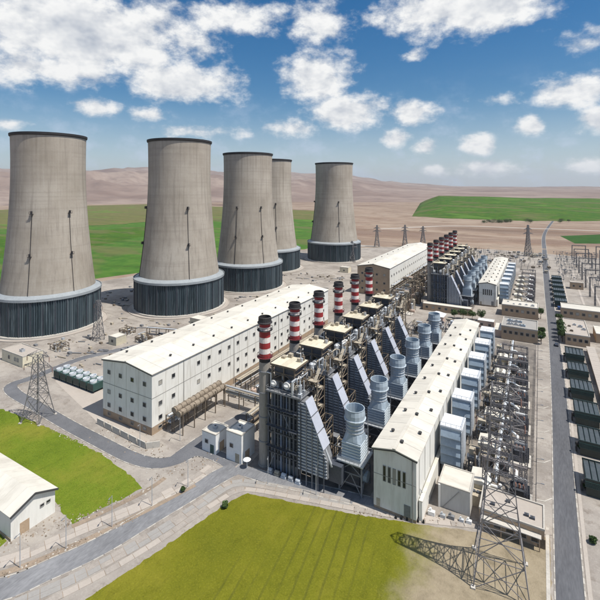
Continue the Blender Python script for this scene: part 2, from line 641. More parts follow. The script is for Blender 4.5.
    M['field_olive'] = grass('olive_field', (.10, .105, .035), (.135, .135, .045), (.17, .15, .06), .4, R(55), 60, far=True)
    M['field_bright'] = grass('bright_green_field', (.028, .085, .008), (.045, .115, .010), (.09, .135, .016), .5, R(62), 90, far=True)
    M['field_dark'] = grass('dark_green_field', (.02, .06, .012), (.03, .085, .016), (.045, .10, .02), .3, R(20), 30)

    # board-marked concrete shell: lift rings, rain streaks
    m, nt, b, pos = base('tower_concrete')
    ring = noise(nt, pos, 1.0, 4, .6, (.012, .012, .55))
    strk = noise(nt, pos, 1.0, 5, .65, (.55, .55, .018))
    cloud = noise(nt, pos, .035, 6, .6)
    fin = noise(nt, pos, .8, 4, .7)
    c = ramp(nt, cloud, [(.3, (.315, .275, .225)), (.5, (.395, .35, .295)), (.7, (.465, .42, .36))])
    c = mix(nt, rng(nt, ring, .45, .68, 0, .24), c, (.245, .215, .18))
    c = mix(nt, rng(nt, strk, .48, .68, 0, .42), c, (.21, .185, .158))
    c = mix(nt, rng(nt, strk, .48, .30, 0, .3), c, (.46, .425, .37))
    c = mix(nt, rng(nt, fin, .5, .8, 0, .3), c, (.24, .215, .19))
    nt.links.new(c, b.inputs['Base Color'])
    b.inputs['Roughness'].default_value = .85
    bump(nt, b, fin, .25, .3)
    M['shell'] = m


ground_mats()


# ------------------------------------------------------------------ ground
def structure(o, label=None):
    o['kind'] = 'structure'
    if label:
        o['label'] = label
    return o


def smooth_line(pts, step=3.0):
    P = [Vector((*p, 0)) for p in pts]
    P = [P[0] * 2 - P[1]] + P + [P[-1] * 2 - P[-2]]
    out = []
    for i in range(1, len(P) - 2):
        a, b, c, d = P[i - 1:i + 3]
        n = max(1, int((c - b).length / step))
        for k in range(n):
            t = k / n
            out.append(.5 * ((2 * b) + (c - a) * t + (2 * a - 5 * b + 4 * c - d) * t * t + (3 * b - a - 3 * c + d) * t ** 3))
    out.append(P[-2])
    return out


def offset(line, d):
    out = []
    for i, p in enumerate(line):
        t = (line[min(i + 1, len(line) - 1)] - line[max(i - 1, 0)]).normalized()
        out.append(p + Vector((t.y, -t.x, 0)) * d)
    return out


def ribbon(line, d0, d1, z0, z1=None, m=0, mb=None):
    """flat strip, or with z1 a raised strip, between offsets d0 and d1 of a line"""
    mb = mb or MB()
    a, b = offset(line, d0), offset(line, d1)
    n = len(line)
    if z1 is None:
        mb.add([(p.x, p.y, z0) for p in a] + [(p.x, p.y, z0) for p in b], [(i, i + n, i + n + 1, i + 1)[::-1] for i in range(n - 1)], m)
    else:
        vs = [(p.x, p.y, z0) for p in a] + [(p.x, p.y, z0) for p in b] + [(p.x, p.y, z1) for p in a] + [(p.x, p.y, z1) for p in b]
        fs = []
        for i in range(n - 1):
            fs += [(i + 2 * n, i + 1 + 2 * n, i + 1 + 3 * n, i + 3 * n), (i, i + 1, i + 1 + 2 * n, i + 2 * n), (i + n, i + 3 * n, i + 1 + 3 * n, i + 1 + n)]
        fs += [(0, 2 * n, 3 * n, n), (n - 1, 2 * n - 1, 4 * n - 1, 3 * n - 1)]
        mb.add(vs, fs, m)
    return mb


def ragged(poly, amp, step, seed):
    """break up the straight borders of a lawn"""
    rnd = random.Random(seed)
    out = []
    for i, p in enumerate(poly):
        q = poly[(i + 1) % len(poly)]
        n = max(1, int(math.dist(p, q) / step))
        for k in range(n):
            t = k / n
            out.append((p[0] + (q[0] - p[0]) * t + rnd.gauss(0, amp), p[1] + (q[1] - p[1]) * t + rnd.gauss(0, amp)))
    return out


def sheet(name, poly, z, m, label=None):
    mb = MB()
    mb.add([(x, y, z) for x, y in poly], [tuple(range(len(poly)))])
    o = mb.build(name, m)
    # wind it face up
    if o.data.polygons[0].normal.z < 0:
        o.data.flip_normals()
    return structure(o, label)


# dry plain reaching the horizon
mb = MB()
S = 24000
mb.add([(-S, -S, 0), (S, -S, 0), (S, S, 0), (-S, S, 0)], [(0, 1, 2, 3)])
structure(mb.build('ground', M['earth']), 'dry brown plain reaching the horizon')


def hills():
    """bare rolling hills beyond the plain, high on the left and sinking to the right"""
    na, nr = 260, 46
    mb = MB()
    vs = []
    for i in range(na + 1):
        a = R(-100) + R(200) * i / na            # relative to the view, right positive
        px = math.degrees(a)
        # skyline as an angle above the level: high left, low right
        prof = np.interp(px, [-100, -60, -38, -20, -5, 5, 9, 14, 20, 28, 40, 70, 100], [.05, .05, .046, .047, .043, .036, .028, .014, .007, .0065, .005, .02, .03])
        for j in range(nr + 1):
            t = j / nr
            r = 2600 + 8400 * t
            x, y = r * math.sin(a - YAW), r * math.cos(a - YAW)
            n = mnoise.fractal(Vector((x * .00042, y * .00042, 3.1)), 1.0, 2.1, 6)
            n2 = 1 - abs(mnoise.fractal(Vector((x * .0011, y * .0011, 9.1)), .9, 2.1, 5))
            env = t ** .8 * (1 - max(0, (t - .86) / .14) ** 2 * .9)
            far = (CAMH + prof * 10500) * env * (.66 + .36 * n + .26 * n2)
            near = max(0, n2 - .42) * 150 * math.exp(-((t - .22) / .16) ** 2) * np.interp(px, [-100, -20, 4, 10, 14], [1, 1, .7, .25, 0])
            h = max(far, 0) * min(1, t * 5) + near * min(1, t * 8)
            vs.append((x, y, h - 1.5))
    fs = []
    for i in range(na):
        for j in range(nr):
            k = i * (nr + 1) + j
            fs.append((k, k + 1, k + nr + 2, k + nr + 1))
    mb.add(vs, fs)
    structure(mb.build('hills', M['hill'], smooth=True), 'bare pinkish brown hills along the skyline')


hills()

# green fields
sheet('field', ragged([at(-80, 300), at(0, 286), at(60, 282), at(110, 277), at(160, 268), at(215, 262), at(262, 256), at(315, 247), at(318, 212), at(240, 208), at(150, 204.5), at(90, 206), at(0, 212), at(-120, 214)], 5, 25, 3),
      .06, M['field'], 'large green field behind the cooling towers')
sheet('field', [at(-80, 262), at(0, 258), at(20, 262), at(60, 255), at(110, 243), at(145, 236), at(150, 226), at(90, 231), at(0, 236), at(-90, 238)], .12, M['field_bright'], 'brighter green strip in the field behind the towers')
sheet('field', ragged([at(-90, 233), at(0, 230), at(60, 227), at(110, 225), at(160, 221), at(240, 219), at(318, 220), at(318, 211), at(240, 207.5), at(150, 204.2), at(90, 205.5), at(0, 210), at(-120, 212)], 6, 30, 8), .2, M['field_olive'], 'olive brown stubble field beyond the green field')
sheet('field', [at(560, 236), at(575, 243.5), at(640, 244), at(700, 240), at(690, 234), at(600, 234.5)], .08, M['field_dark'], 'small dark green field beyond the switchyard')


def green_rise():
    """long low rise under bright green crop, right of the plant"""
    mb = MB()
    nu, nv = 90, 26
    c0, c1 = Vector((*at(412, 216.5), 0)), Vector((*at(800, 224), 0))
    dirx = (c1 - c0)
    nrm = Vector((-dirx.y, dirx.x, 0)).normalized()
    vs = []
    for i in range(nu + 1):
        u = i / nu
        for j in range(nv + 1):
            v = j / nv
            p = c0 + dirx * u + nrm * (v * 1350 - 90 * math.sin(math.pi * min(1, u * 1.6)) + (22 * mnoise.noise(Vector((u * 14, 0, 0))) + 9 * mnoise.noise(Vector((u * 60, 1, 0)))) * (1 - v))
            k = min(1, u / .10) ** .6 * (1 - max(0, u - .8) / .2)
            k2 = math.sin(math.pi * min(v / .9, 1) * .5) if v < .55 else math.cos((v - .55) / .45 * math.pi / 2) * math.sin(math.pi * .55 / .9 * .5)
            n = mnoise.fractal(Vector((p.x * .002, p.y * .002, 0)), 1, 2, 4)
            z = 68 * k * k2 * (1 - .22 * u) * (1 + .12 * n)
            vs.append((p.x, p.y, max(.25, z) - (2 if j == nv else 0)))
    fs = [(i * (nv + 1) + j, (i + 1) * (nv + 1) + j, (i + 1) * (nv + 1) + j + 1, i * (nv + 1) + j + 1) for i in range(nu) for j in range(nv)]
    mb.add(vs, fs)
    structure(mb.build('field_hill', M['field_bright'], smooth=True), 'long low hill under bright green crop')


green_rise()

# works yard and paved areas
sheet('yard', [(-395, 150), (-420, -60), (180, -60), (150, 300), (130, 660), (-60, 690), (-200, 640), (-330, 640), (-352, 400)], .03, M['yard'], 'pale gravel yard of the power station')
sheet('yard', [(-84, 112), (-44, 113.5), (-44, 262), (-95, 262)], .045, M['dark_yard'], 'dark ground under the boiler row')  # darker ground colour across the boiler row
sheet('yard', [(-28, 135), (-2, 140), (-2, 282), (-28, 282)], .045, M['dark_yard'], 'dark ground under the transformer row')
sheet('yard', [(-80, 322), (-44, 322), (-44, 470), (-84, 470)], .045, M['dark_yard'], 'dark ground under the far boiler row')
sheet('pavement', [at(55, 381), at(66, 375), at(104, 391), at(106, 414), at(150, 440), at(146, 446), at(96, 421)], .05, M['paving'], 'pale paved apron beside the long white hall')

# lawns
LAWN_C = [at(247, 493.5), at(300, 504), at(365, 516), at(425, 525.5), at(480, 532), at(550, 538.5), (2.2, 60), (-40, 10), (-86, 14), at(85, 600), at(150, 557), at(205, 519), at(232, 500)]
LAWN_L = [at(-90, 388), at(-40, 399), at(0, 409), at(40, 424), at(75, 440), at(105, 457), at(130, 475), at(141, 489), at(120, 500), at(72, 523), at(57, 507), (-121, 71.5), (-170, 72), (-230, 70)]
LAWN_C = ragged(LAWN_C, .16, 1.3, 1)
LAWN_L = ragged(LAWN_L, .3, 1.3, 2)
sheet('lawn', LAWN_C, .06, M['lawn_olive'], 'olive lawn with faint drill lines turning to dry soil at its right')
sheet('lawn', LAWN_L, .06, M['lawn_green'], 'bright green lawn behind the warehouse')
sheet('lawn', [at(-40, 560), at(0, 534), at(7, 541), at(-10, 556)], .06, M['lawn_green'], 'small scrap of green lawn by the warehouse')


def tufts(name, poly, n, seed, m, hmax, zone=None):
    """grass blades standing out of a lawn"""
    rng = np.random.default_rng(seed)
    P = np.array(poly)
    lo, hi = P.min(0), P.max(0)
    pts = rng.uniform(lo, hi, (n * 4, 2))
    inside = np.zeros(len(pts), bool)
    j = len(P) - 1
    for i in range(len(P)):
        c = ((P[i, 1] > pts[:, 1]) != (P[j, 1] > pts[:, 1])) & (pts[:, 0] < (P[j, 0] - P[i, 0]) * (pts[:, 1] - P[i, 1]) / (P[j, 1] - P[i, 1] + 1e-9) + P[i, 0])
        inside ^= c
        j = i
    pts = pts[inside]
    if zone:
        pts = pts[[zone(*q) for q in pts]]
    pts = pts[:n]
    k = len(pts)
    ang = rng.uniform(0, 2 * np.pi, k)
    h = rng.uniform(.35, 1, k) * hmax
    w = rng.uniform(.10, .26, k)
    lean = rng.uniform(-.25, .25, (k, 2))
    v = np.zeros((k, 3, 3))
    v[:, 0, 0] = pts[:, 0] - np.cos(ang) * w
    v[:, 0, 1] = pts[:, 1] - np.sin(ang) * w
    v[:, 1, 0] = pts[:, 0] + np.cos(ang) * w
    v[:, 1, 1] = pts[:, 1] + np.sin(ang) * w
    v[:, 2, :2] = pts + lean
    v[:, 2, 2] = h
    v[:, :2, 2] = .03
    me = bpy.data.meshes.new(name)
    me.from_pydata(v.reshape(-1, 3).tolist(), [], np.arange(k * 3).reshape(-1, 3).tolist())
    me.materials.append(m)
    o = bpy.data.objects.new(name, me)
    COL.objects.link(o)
    return o


tag(tufts('grass', LAWN_C, 52000, 1, M['lawn_olive'], .13, lambda x, y: y > 52 and random.random() < min(1, (-24 - x) / 12)), 'short olive grass of the middle lawn', 'grass', kind='stuff')
tag(tufts('grass', LAWN_L, 26000, 2, M['lawn_green'], .16), 'short bright green grass behind the warehouse', 'grass', kind='stuff')


ROADS = []


def road(label, pts, w, m='asphalt', kerbs=(1, 1), z=.055, kw=.3):
    line = smooth_line(pts, 2.0)
    o = structure(ribbon(line, -w / 2, w / 2, z).build('road', M[m]), label)
    if o.data.polygons[0].normal.z < 0:
        o.data.flip_normals()
    ROADS.append((o, line, w, kerbs, kw))
    return line


def lay_kerbs():
    """kerbs along every road, left open where another road joins"""
    for o, line, w, kerbs, kw in ROADS:
        for s, k in zip((-1, 1), kerbs):
            if not k:
                continue
            edge = offset(line, s * (w / 2 + kw / 2))
            runs, cur = [], []
            for i, p in enumerate(edge):
                blocked = any(o2 is not o and kb[0] and any((p.x - q.x) ** 2 + (p.y - q.y) ** 2 < (w2 / 2 + .5) ** 2 for q in l2) for o2, l2, w2, kb, _ in ROADS)
                if blocked:
                    if len(cur) > 2:
                        runs.append(cur)
                    cur = []
                else:
                    cur.append(line[i])
            if len(cur) > 2:
                runs.append(cur)
            for r in runs:
                n = 1 if r[0].y > 20 and r[0].y < 120 else 3          # short stones near the camera
                for c in range(0, len(r) - 1, n):
                    if r[c].y > 330:
                        ribbon(r[c:], s * w / 2, s * (w / 2 + kw), .02, .15).build('kerb', M['kerb'], o)
                        break
                    seg = r[c:c + n + 1]
                    g = (seg[-1] - seg[-2]).normalized() * .05
                    seg = seg[:-1] + [seg[-1] - g]
                    ribbon(seg, s * w / 2, s * (w / 2 + kw), .02, .15).build('kerb_stone', M['kerb' if (c // n) % 2 else 'kerb_dark'], o)


def path(label, pts, w, m='paving', z=.12, name='pavement', slabs=False):
    line = smooth_line(pts)
    o = structure(ribbon(line, -w / 2, w / 2, .01, z - (.03 if slabs else 0)).build(name, M['dirt' if slabs else m]), label)
    if slabs:                               # cast slabs with open joints, some sunk a little
        rnd = random.Random(len(label))
        for c in range(len(line) - 1):
            if line[c].y < 28:
                continue
            a, b = line[c], line[c + 1]
            g = (b - a).normalized() * .06
            for d0, d1 in ([(-w / 2, -.03), (.03, w / 2)] if w > 2 else [(-w / 2, w / 2)]):
                ribbon([a + g, b - g], d0, d1, .02, z + rnd.uniform(-.02, .015)).build('paving_slab', M[rnd.choice((m, m, m, 'paving_worn'))], o)
    return line


M['asphalt_road'] = mat('road_asphalt', (.088, .09, .10), .85, .2, .07, 2.5, bump=.15, col2=(.12, .122, .13), streak=(1, .15, 1), stain=((.06, .06, .066), .5, .6))
M['asphalt_ring'] = mat('dark_asphalt', (.115, .118, .13), .85, .18, .07, 2.5, bump=.15, col2=(.15, .152, .16), stain=((.08, .08, .085), .12, .5))
M['paving_worn'] = mat('worn_paving', (.33, .295, .26), .88, .2, .3, 2.5, bump=.2)
M['kerb_dark'] = mat('weathered_kerb', (.33, .30, .265), .85, .25, .4, 2.5)
# foreground road, footways either side of it
road('grey asphalt road curving across the lower left corner', [(-122, 36), at(0, 590), at(50, 569.5), at(100, 546.5), at(150, 517), at(200, 487.5), at(222, 475), at(236, 468)], 6.4, 'asphalt', (1, 1), .066)
road('asphalt road running along the front of the boiler row', [at(236, 468), at(262, 476.5), at(300, 486), at(346, 497), at(392, 509)], 4.6, 'asphalt', (1, 1), .062)
road('asphalt ring road curving round the lawn and the long white hall', [at(236, 466), at(214, 455), at(196, 452), at(176, 460), at(155, 463.5), at(130, 457), at(100, 442), at(66, 424), at(36, 406), at(14, 393), at(12, 385), at(32, 378), at(58, 367.5), at(82, 358.5), at(110, 352), at(150, 343)], 5.2, 'asphalt_ring', (1, 1), .058)
road('short road slipping between the long hall and the kiosks', [at(172, 462), at(190, 448.5), at(206, 437.5), at(225, 427), at(250, 413)], 5.0, 'asphalt_ring', (1, 1), .054)
road('straight grey asphalt road along the right edge of the plant', [(5.9, 40), (5.9, 112), (7.2, 210), (7.4, 300), (6.2, 440), (5.6, 560), (5.6, 700), (9, 1000), (40, 1500)], 5.6, 'asphalt_road', (1, 1), .06)
road('dirt track crossing the plain behind the plant', [at(300, 250), at(380, 247), at(470, 246), at(560, 250), at(640, 256)], 9, 'dirt', (0, 0), .07)
road('pale farm track behind the green hill', [at(380, 229), at(450, 226), at(520, 228), at(600, 231), at(700, 236)], 14, 'paving', (0, 0), .09)
path('broad pink footway beside the curving road', [(-128, 44), at(0, 563), at(75, 532.5), at(150, 502), at(192, 481), at(212, 467)], 3.6, slabs=True)
path('narrow dirt verge between footway and curving road', [(-125, 40), at(0, 574), at(75, 545), at(140, 514), at(195, 485)], 1.7, 'dirt', .09, 'verge')
path('pale footway edging the middle lawn', [(-108, 26), at(40, 606), at(105, 573), at(160, 540), at(208, 508), at(236, 491.5), at(256, 490.5), at(300, 498.5), at(365, 511), at(425, 521), at(490, 527.5), at(551, 533)], 1.7, 'paving', .13, slabs=True)
path('grey paved strip between the curving road and the pale footway', [(-112, 30), at(40, 594), at(100, 565), at(160, 531), at(205, 501), at(232, 484), at(256, 484), at(300, 492.5), at(350, 502.5)], 3.0, 'paving_grey', .105, slabs=True)
path('white edged path along the right side of the middle lawn', [(1.6, 40), (1.6, 80), (1.7, 132)], .8, 'kerb', .12)
path('pale footway on the far side of the straight road', [(9.8, 60), (9.8, 112), (10.9, 210), (11.0, 285)], .9, 'paving', .12)
path('pale forecourt strip before the grey fronted hall', [at(352, 505), at(400, 515), at(440, 520.5), at(478, 525)], 2.2, 'paving', .1)
path('pale dirt path between lawn and footway', [at(72, 527), at(110, 509), at(146, 491), at(165, 478)], 1.5, 'dirt', .09, 'verge')
for k in range(4):
    path('pale cable trench cover, %s of the strips right of the coolers' % ['first', 'second', 'third', 'last'][k], [(26 + 8 * k, 165 + 4 * k), (26 + 8 * k, 282)], .9, 'kerb', .2, 'cable_trench_cover')
for k in range(3):
    path('pale strip in the switchyard, %s from the road' % ['first', 'second', 'third'][k], [(19 + 11 * k, 378), (20 + 11 * k, 560)], 1.6, 'paving', .16, 'cable_trench_cover')
for k in range(7):          # loading bays beside the straight road
    y = 142 + 20 * k
    path('pale kerb dividing the bays left of the road, %s one' % ordn(k, 7), [(-1.2, y), (1.2, y + .6), (3.1, y + 3)], .35, 'kerb', .15, 'bay_kerb')

lay_kerbs()


# ------------------------------------------------------------------ cooling towers
def cooling_tower():
    t = thing('cooling_tower', 'x', 'cooling tower')
    n = 96
    H0, H1 = 23.5, 130.0
    prof = []
    for k in range(33):
        u = k / 32
        z = H0 + (H1 - H0) * u
        # hyperbola: throat at three quarters
        zt = H0 + (H1 - H0) * .80
        r = 25.1 * math.sqrt(1 + ((z - zt) / 104.0) ** 2 * (1.0 if z < zt else .75))
        prof.append((r, z))
    inner = [(r - .9, z) for r, z in prof[::-1]]
    mb = MB().lathe(prof + [(prof[-1][0], H1), (prof[-1][0] - .9, H1)] + inner[1:], n)
    mb.build('shell', M['shell'], t, smooth=True)
    rt = prof[-1][0]
    MB().lathe([(rt + .02, H1 - 1.9), (rt + .75, H1 - 1.3), (rt + .85, H1 + .1), (rt - .6, H1 + .25), (rt - .6, H1 - .6)], n).build('cornice', M['soot'], t)
    rb = prof[0][0]
    # sloping roof of the heat exchanger ring
    MB().lathe([(rb - .3, H0 + 2.4), (36.0, H0 + .5), (36.25, H0 - .6), (rb - .4, H0 - .6)], n).build('ring_roof', M['ringroof'], t)
    MB().lathe([(36.7, H0 - .7), (36.7, H0 + .9), (36.4, H0 + .9), (36.4, H0 - .7)], n).build('parapet', M['ringroof'], t)
    # upright cooling deltas: folded fins all round
    mb = MB()
    m = 150
    rnd = random.Random(3)
    vs, fs, ms = [], [], []
    for i in range(m):
        a0, a1 = 2 * math.pi * i / m, 2 * math.pi * (i + 1) / m
        am = (a0 + a1) / 2
        ro = 35.9
        ri = 35.2
        b = len(vs)
        for a, r in ((a0, ri), (am - .006, ro), (am + .006, ro), (a1, ri)):
            vs += [(r * math.cos(a), r * math.sin(a), 1.2), (r * math.cos(a), r * math.sin(a), H0 - .7)]
        c = rnd.choice((0, 0, 0, 1, 1, 2))
        for q in range(3):
            fs.append((b + 2 * q, b + 2 * q + 2, b + 2 * q + 3, b + 2 * q + 1))
            ms.append(c)
    mb.v, mb.f, mb.m = vs, fs, ms
    mb.build('heat_exchanger', [M['fin_dark'], M['fin_mid'], M['fin_pale']], t)
    mb = MB()
    for i in range(30):
        a = 2 * math.pi * i / 30
        mb.bar((36.05 * math.cos(a), 36.05 * math.sin(a), .8), (36.05 * math.cos(a), 36.05 * math.sin(a), H0 - .6), .45, .45)
    mb.build('ring_posts', M['steel_dark'], t)['kind'] = 'stuff'
    MB().lathe([(33, 0), (37.6, 0), (37.6, 1.2), (33, 1.2)], n).build('plinth', M['concrete'], t)
    MB().lathe([(37.65, .1), (41.0, .1), (41.0, .45), (40.6, .45), (40.6, .2), (37.65, .2)], n).build('apron', M['paving'], t)
    return t, prof


M['fin_mid'] = mat('finned_tube_blue', (.055, .078, .092), .45, .4, .9, 2.2, spec=.5, streak=(1, 1, .05))
M['fin_pale'] = mat('finned_tube_pale', (.11, .14, .155), .45, .35, .9, 2.2, spec=.5, streak=(1, 1, .05))


def tower_ladder(t, prof, ang):
    """ladder with two lamp platforms lying on the shell"""
    def pt(z, d):
        r = np.interp(z, [p[1] for p in prof], [p[0] for p in prof]) + d
        return (r * math.cos(ang), r * math.sin(ang), z)
    mb = MB()
    zs = np.linspace(24.5, 77, 22)
    for a, b in zip(zs[:-1], zs[1:]):
        mb.bar(pt(a, .3), pt(b, .3), .36, .25)
    o = mb.build('ladder', M['soot'], t)
    for z in (50, 77):
        mb = MB()
        c = Vector(pt(z, .9))
        e = Vector((math.cos(ang), math.sin(ang), 0))
        f = Vector((-e.y, e.x, 0))
        q = [c - e * 1.0 - f * 1.1, c + e * 1.0 - f * 1.1, c + e * 1.0 + f * 1.1, c - e * 1.0 + f * 1.1]
        mb.prism([(v.x, v.y) for v in q], z, z + .25)
        for v in q[1:3]:
            mb.bar((v.x, v.y, z), (v.x, v.y, z + 1.8), .14)
        mb.bar((q[1].x, q[1].y, z + 1.7), (q[2].x, q[2].y, z + 1.7), .12)
        mb.box(c.x - .5, c.x + .5, c.y - .5, c.y + .5, z + .25, z + 2.0)
        mb.build('lamp_platform', M['soot'], o)


TOW = [at(49.5, 323), at(180, 304.5), at(248, 285), at(270.5, 267.5), at(334, 258.5)]
TSC = [(.88, .98), (.94, .99), (.90, .955), (.95, .955), (.95, .955)]      # radius and height of each
TLAB = ['tall concrete cooling tower at far left, nearest and widest in view', 'concrete cooling tower standing second from the left edge', 'middle cooling tower of the row, third from the left',
        'cooling tower half hidden behind the middle tower, fourth from the left', 'farthest cooling tower, standing alone at the right end of the row']
proto_tower, tprof = cooling_tower()
for i, (p, l) in enumerate(zip(TOW, TLAB)):
    t = repeat(proto_tower, i, (*p, .04), l, 'row of concrete cooling towers')
    KIDS.setdefault(proto_tower.name, list(proto_tower.children))
    t.scale = (TSC[i][0], TSC[i][0], TSC[i][1])
for i, p in enumerate(TOW):
    t = [o for o in COL.objects if o.type == 'EMPTY' and o.get('label') == TLAB[i]][0]
    tc_ = math.atan2(-p[1], -p[0])
    for d in ([-.42, .50] if i in (0, 2) else [.22, -1.35]):
        tower_ladder(t, tprof, tc_ + d)


# ------------------------------------------------------------------ halls
def window_meshes(w, h, axis):
    """frame standing proud of the wall and a pane set back in it; axis 'x' faces +X, 'y' faces -Y"""
    f, g = MB(), MB()

    def bx(mb, a0, a1, z0, z1, d0, d1):
        if axis == 'x':
            mb.box(d0, d1, a0, a1, z0, z1)
        else:
            mb.box(a0, a1, -d1, -d0, z0, z1)
    e = .14
    bx(f, -w / 2 - e, -w / 2, -h / 2 - e, h / 2 + e, -.05, .14)
    bx(f, w / 2, w / 2 + e, -h / 2 - e, h / 2 + e, -.05, .14)
    bx(f, -w / 2, w / 2, h / 2, h / 2 + e, -.05, .14)
    bx(f, -w / 2, w / 2, -h / 2 - e, -h / 2, -.05, .17)
    bx(g, -w / 2, w / 2, -h / 2, h / 2, -.05, .04)
    return f.mesh('window', M['frame']), g.mesh('pane', M['glass'])


WIN = {}
WRND = random.Random(4)
M['blind'] = mat('window_blind', (.38, .36, .31), .7, .2)
M['glass_dusty'] = mat('dusty_glass', (.075, .08, .085), .3, .4, spec=.5)


def window(parent, loc, w, h, axis):
    k = (w, h, axis)
    if k not in WIN:
        WIN[k] = window_meshes(w, h, axis)
    o = put('window', WIN[k][0], parent, loc)
    p = put('pane', WIN[k][1], o)
    c = WRND.random()
    if c < .3:                              # blind drawn or dusty pane
        p.material_slots[0].link = 'OBJECT'
        p.material_slots[0].material = M['blind'] if c < .1 else M['glass_dusty']
    return o


def gable_roof(t, x0, x1, y0, y1, ze, zr, m, n, over=.5, th=.28, vents=None):
    """roof of sheets, each its own piece with a small upstand between"""
    xm = (x0 + x1) / 2
    step = (y1 - y0 + 2 * over) / n
    for side in (0, 1):
        xe = x0 - over if side == 0 else x1 + over
        sl = (zr - ze) / (xm - x0)
        zee = ze - over * sl
        mb = MB()
        g = .035
        ya, yb = g, step - g
        vs = [(xe, ya, zee), (xm, ya, zr), (xm, yb, zr), (xe, yb, zee)]
        vs += [(x, y, z + th) for x, y, z in vs]
        mb.add(vs, [(0, 1, 2, 3), (7, 6, 5, 4), (0, 4, 5, 1), (1, 5, 6, 2), (2, 6, 7, 3), (3, 7, 4, 0)])
        me = mb.mesh('roof_sheet', m)
        for k in range(n):
            put('roof_sheet', me, t, (0, y0 - over + k * step, .02 + .012 * (k % 2)))
    MB().xprism([(xm - .5, zr + th - .06), (xm + .5, zr + th - .06), (xm + .4, zr + th + .22), (xm - .4, zr + th + .22)], y0 - over, y1 + over).build('ridge_cap', m, t)
    if vents:
        mb = MB()
        mb.cyl((0, 0, 0), (0, 0, .55), .38, n=8)
        mb.cyl((0, 0, .5), (0, 0, .75), .55, n=8)
        me = mb.mesh('roof_vent', M['dark_trim'])
        for (x, y) in vents:
            z = zr - abs(x - xm) * (zr - ze) / (xm - x0) + th - .02
            put('roof_vent', me, t, (x, y, z))


def hall(name, label, x0, x1, y0, y1, ze, zr, wallm, roofm, n, base=0, vents=None):
    t = thing(name, label, 'building', ((x0 + x1) / 2, y0, 0))
    w = (x1 - x0) / 2
    Lh = y1 - y0
    mb = MB()
    mb.xprism([(-w, base), (w, base), (w, ze), (0, zr), (-w, ze)], 0, Lh)
    mb.build('wall', wallm, t)
    if base:
        MB().box(-w + .06, w - .06, .06, Lh - .06, 0, base + .01).build('plinth', M['brown_base'], t)
    gable_roof(t, -w, w, 0, Lh, ze, zr, roofm, n, vents=vents)
    # dark fascia under the verge
    mb = MB()
    mb.bar((-w - .4, -.28, ze - .15), (0, -.28, zr - .1), .3, .6)
    mb.bar((0, -.28, zr - .1), (w + .4, -.28, ze - .15), .3, .6)
    mb.build('fascia', M['dark_trim'], t)
    mb = MB()
    mb.box(w, w + .32, 0, Lh, ze - .42, ze - .12)
    mb.build('gutter', M['grey_wall'], t)
    return t, w, Lh


M['seam'] = mat('sheet_seam', (.52, .49, .42), .6, .15)
# long white steam hall on the left
rv = random.Random(2)
t, w, Lh = hall('turbine_hall', 'long white steam turbine hall with rows of small square windows', -153.5, -125.0, 108, 257, 22.8, 24.6, M['white_clad'] if 'white_clad' in M else M['cream'], M['pale_roof'], 26, 3.0,
                vents=[(-10, 8 + 13 * k) for k in range(11)] + [(9, 14 + 13 * k) for k in range(10)])
for z in (18.4, 10.6, 5.3):
    for k in range(4):
        window(t, (-10.4 + 6.9 * k, 0, z), 1.5, 1.4, 'y')
    ys = [4, 10.5, 24.5, 31, 38, 44.5, 51, 57.5, 64, 70.5, 77, 83.5, 90, 96.5, 103, 109.5, 116, 122.5, 129, 135.5, 142]
    for k, y in enumerate(ys):
        if z < 7 and 1 < k < 6:
            continue
        window(t, (w, y, z), 1.5, 1.4, 'x')
for k in range(4):
    window(t, (-10.4 + 6.9 * k, .06, 1.7), 1.5, .9, 'y')
for y in (4, 10.5):
    window(t, (w - .06, y, 1.7), 1.5, .9, 'x')
for k in range(22):
    MB().bar((w + .03, 3.4 + 6.5 * k + 3.25, 3.1), (w + .03, 3.4 + 6.5 * k + 3.25, 22.3), .07, .07).build('cladding_seam', M['seam'], t)
for k in range(3):
    MB().bar((-6.95 + 6.9 * k, -.03, 3.1), (-6.95 + 6.9 * k, -.03, 23.0), .07, .07).build('cladding_seam', M['seam'], t)
for y in (16, 48, 87, 126):
    MB().bar((w + .16, y, 0), (w + .16, y, 22.4), .16, .16).build('downpipe', M['frame'], t)
MB().box(-w, w, -.05, 0, 13.6, 13.8).box(w, w + .05, 0, Lh, 13.6, 13.8).build('cladding_joint', M['frame'], t)

# its far twin
t, w, Lh = hall('turbine_hall', 'farther white turbine hall with tan end wall behind the chimneys', -139, -110, 345, 508, 24, 26.5, M['cream'], M['pale_roof'], 24, 0,
                vents=[(-8, 10 + 18 * k) for k in range(8)])
MB().xprism([(-w + .02, 0), (w - .02, 0), (w - .02, 23.8), (0, 26.2), (-w + .02, 23.8)], -.14, -.02).build('end_wall', M['tan_wall'], t)
for z in (18, 11, 5):
    for k in range(4):
        window(t, (-10 + 6.6 * k, -.14, z), 1.6, 1.5, 'y')
for z in (17, 9):
    for k in range(22):
        window(t, (w, 5 + 7.2 * k, z), 1.6, 1.5, 'x')


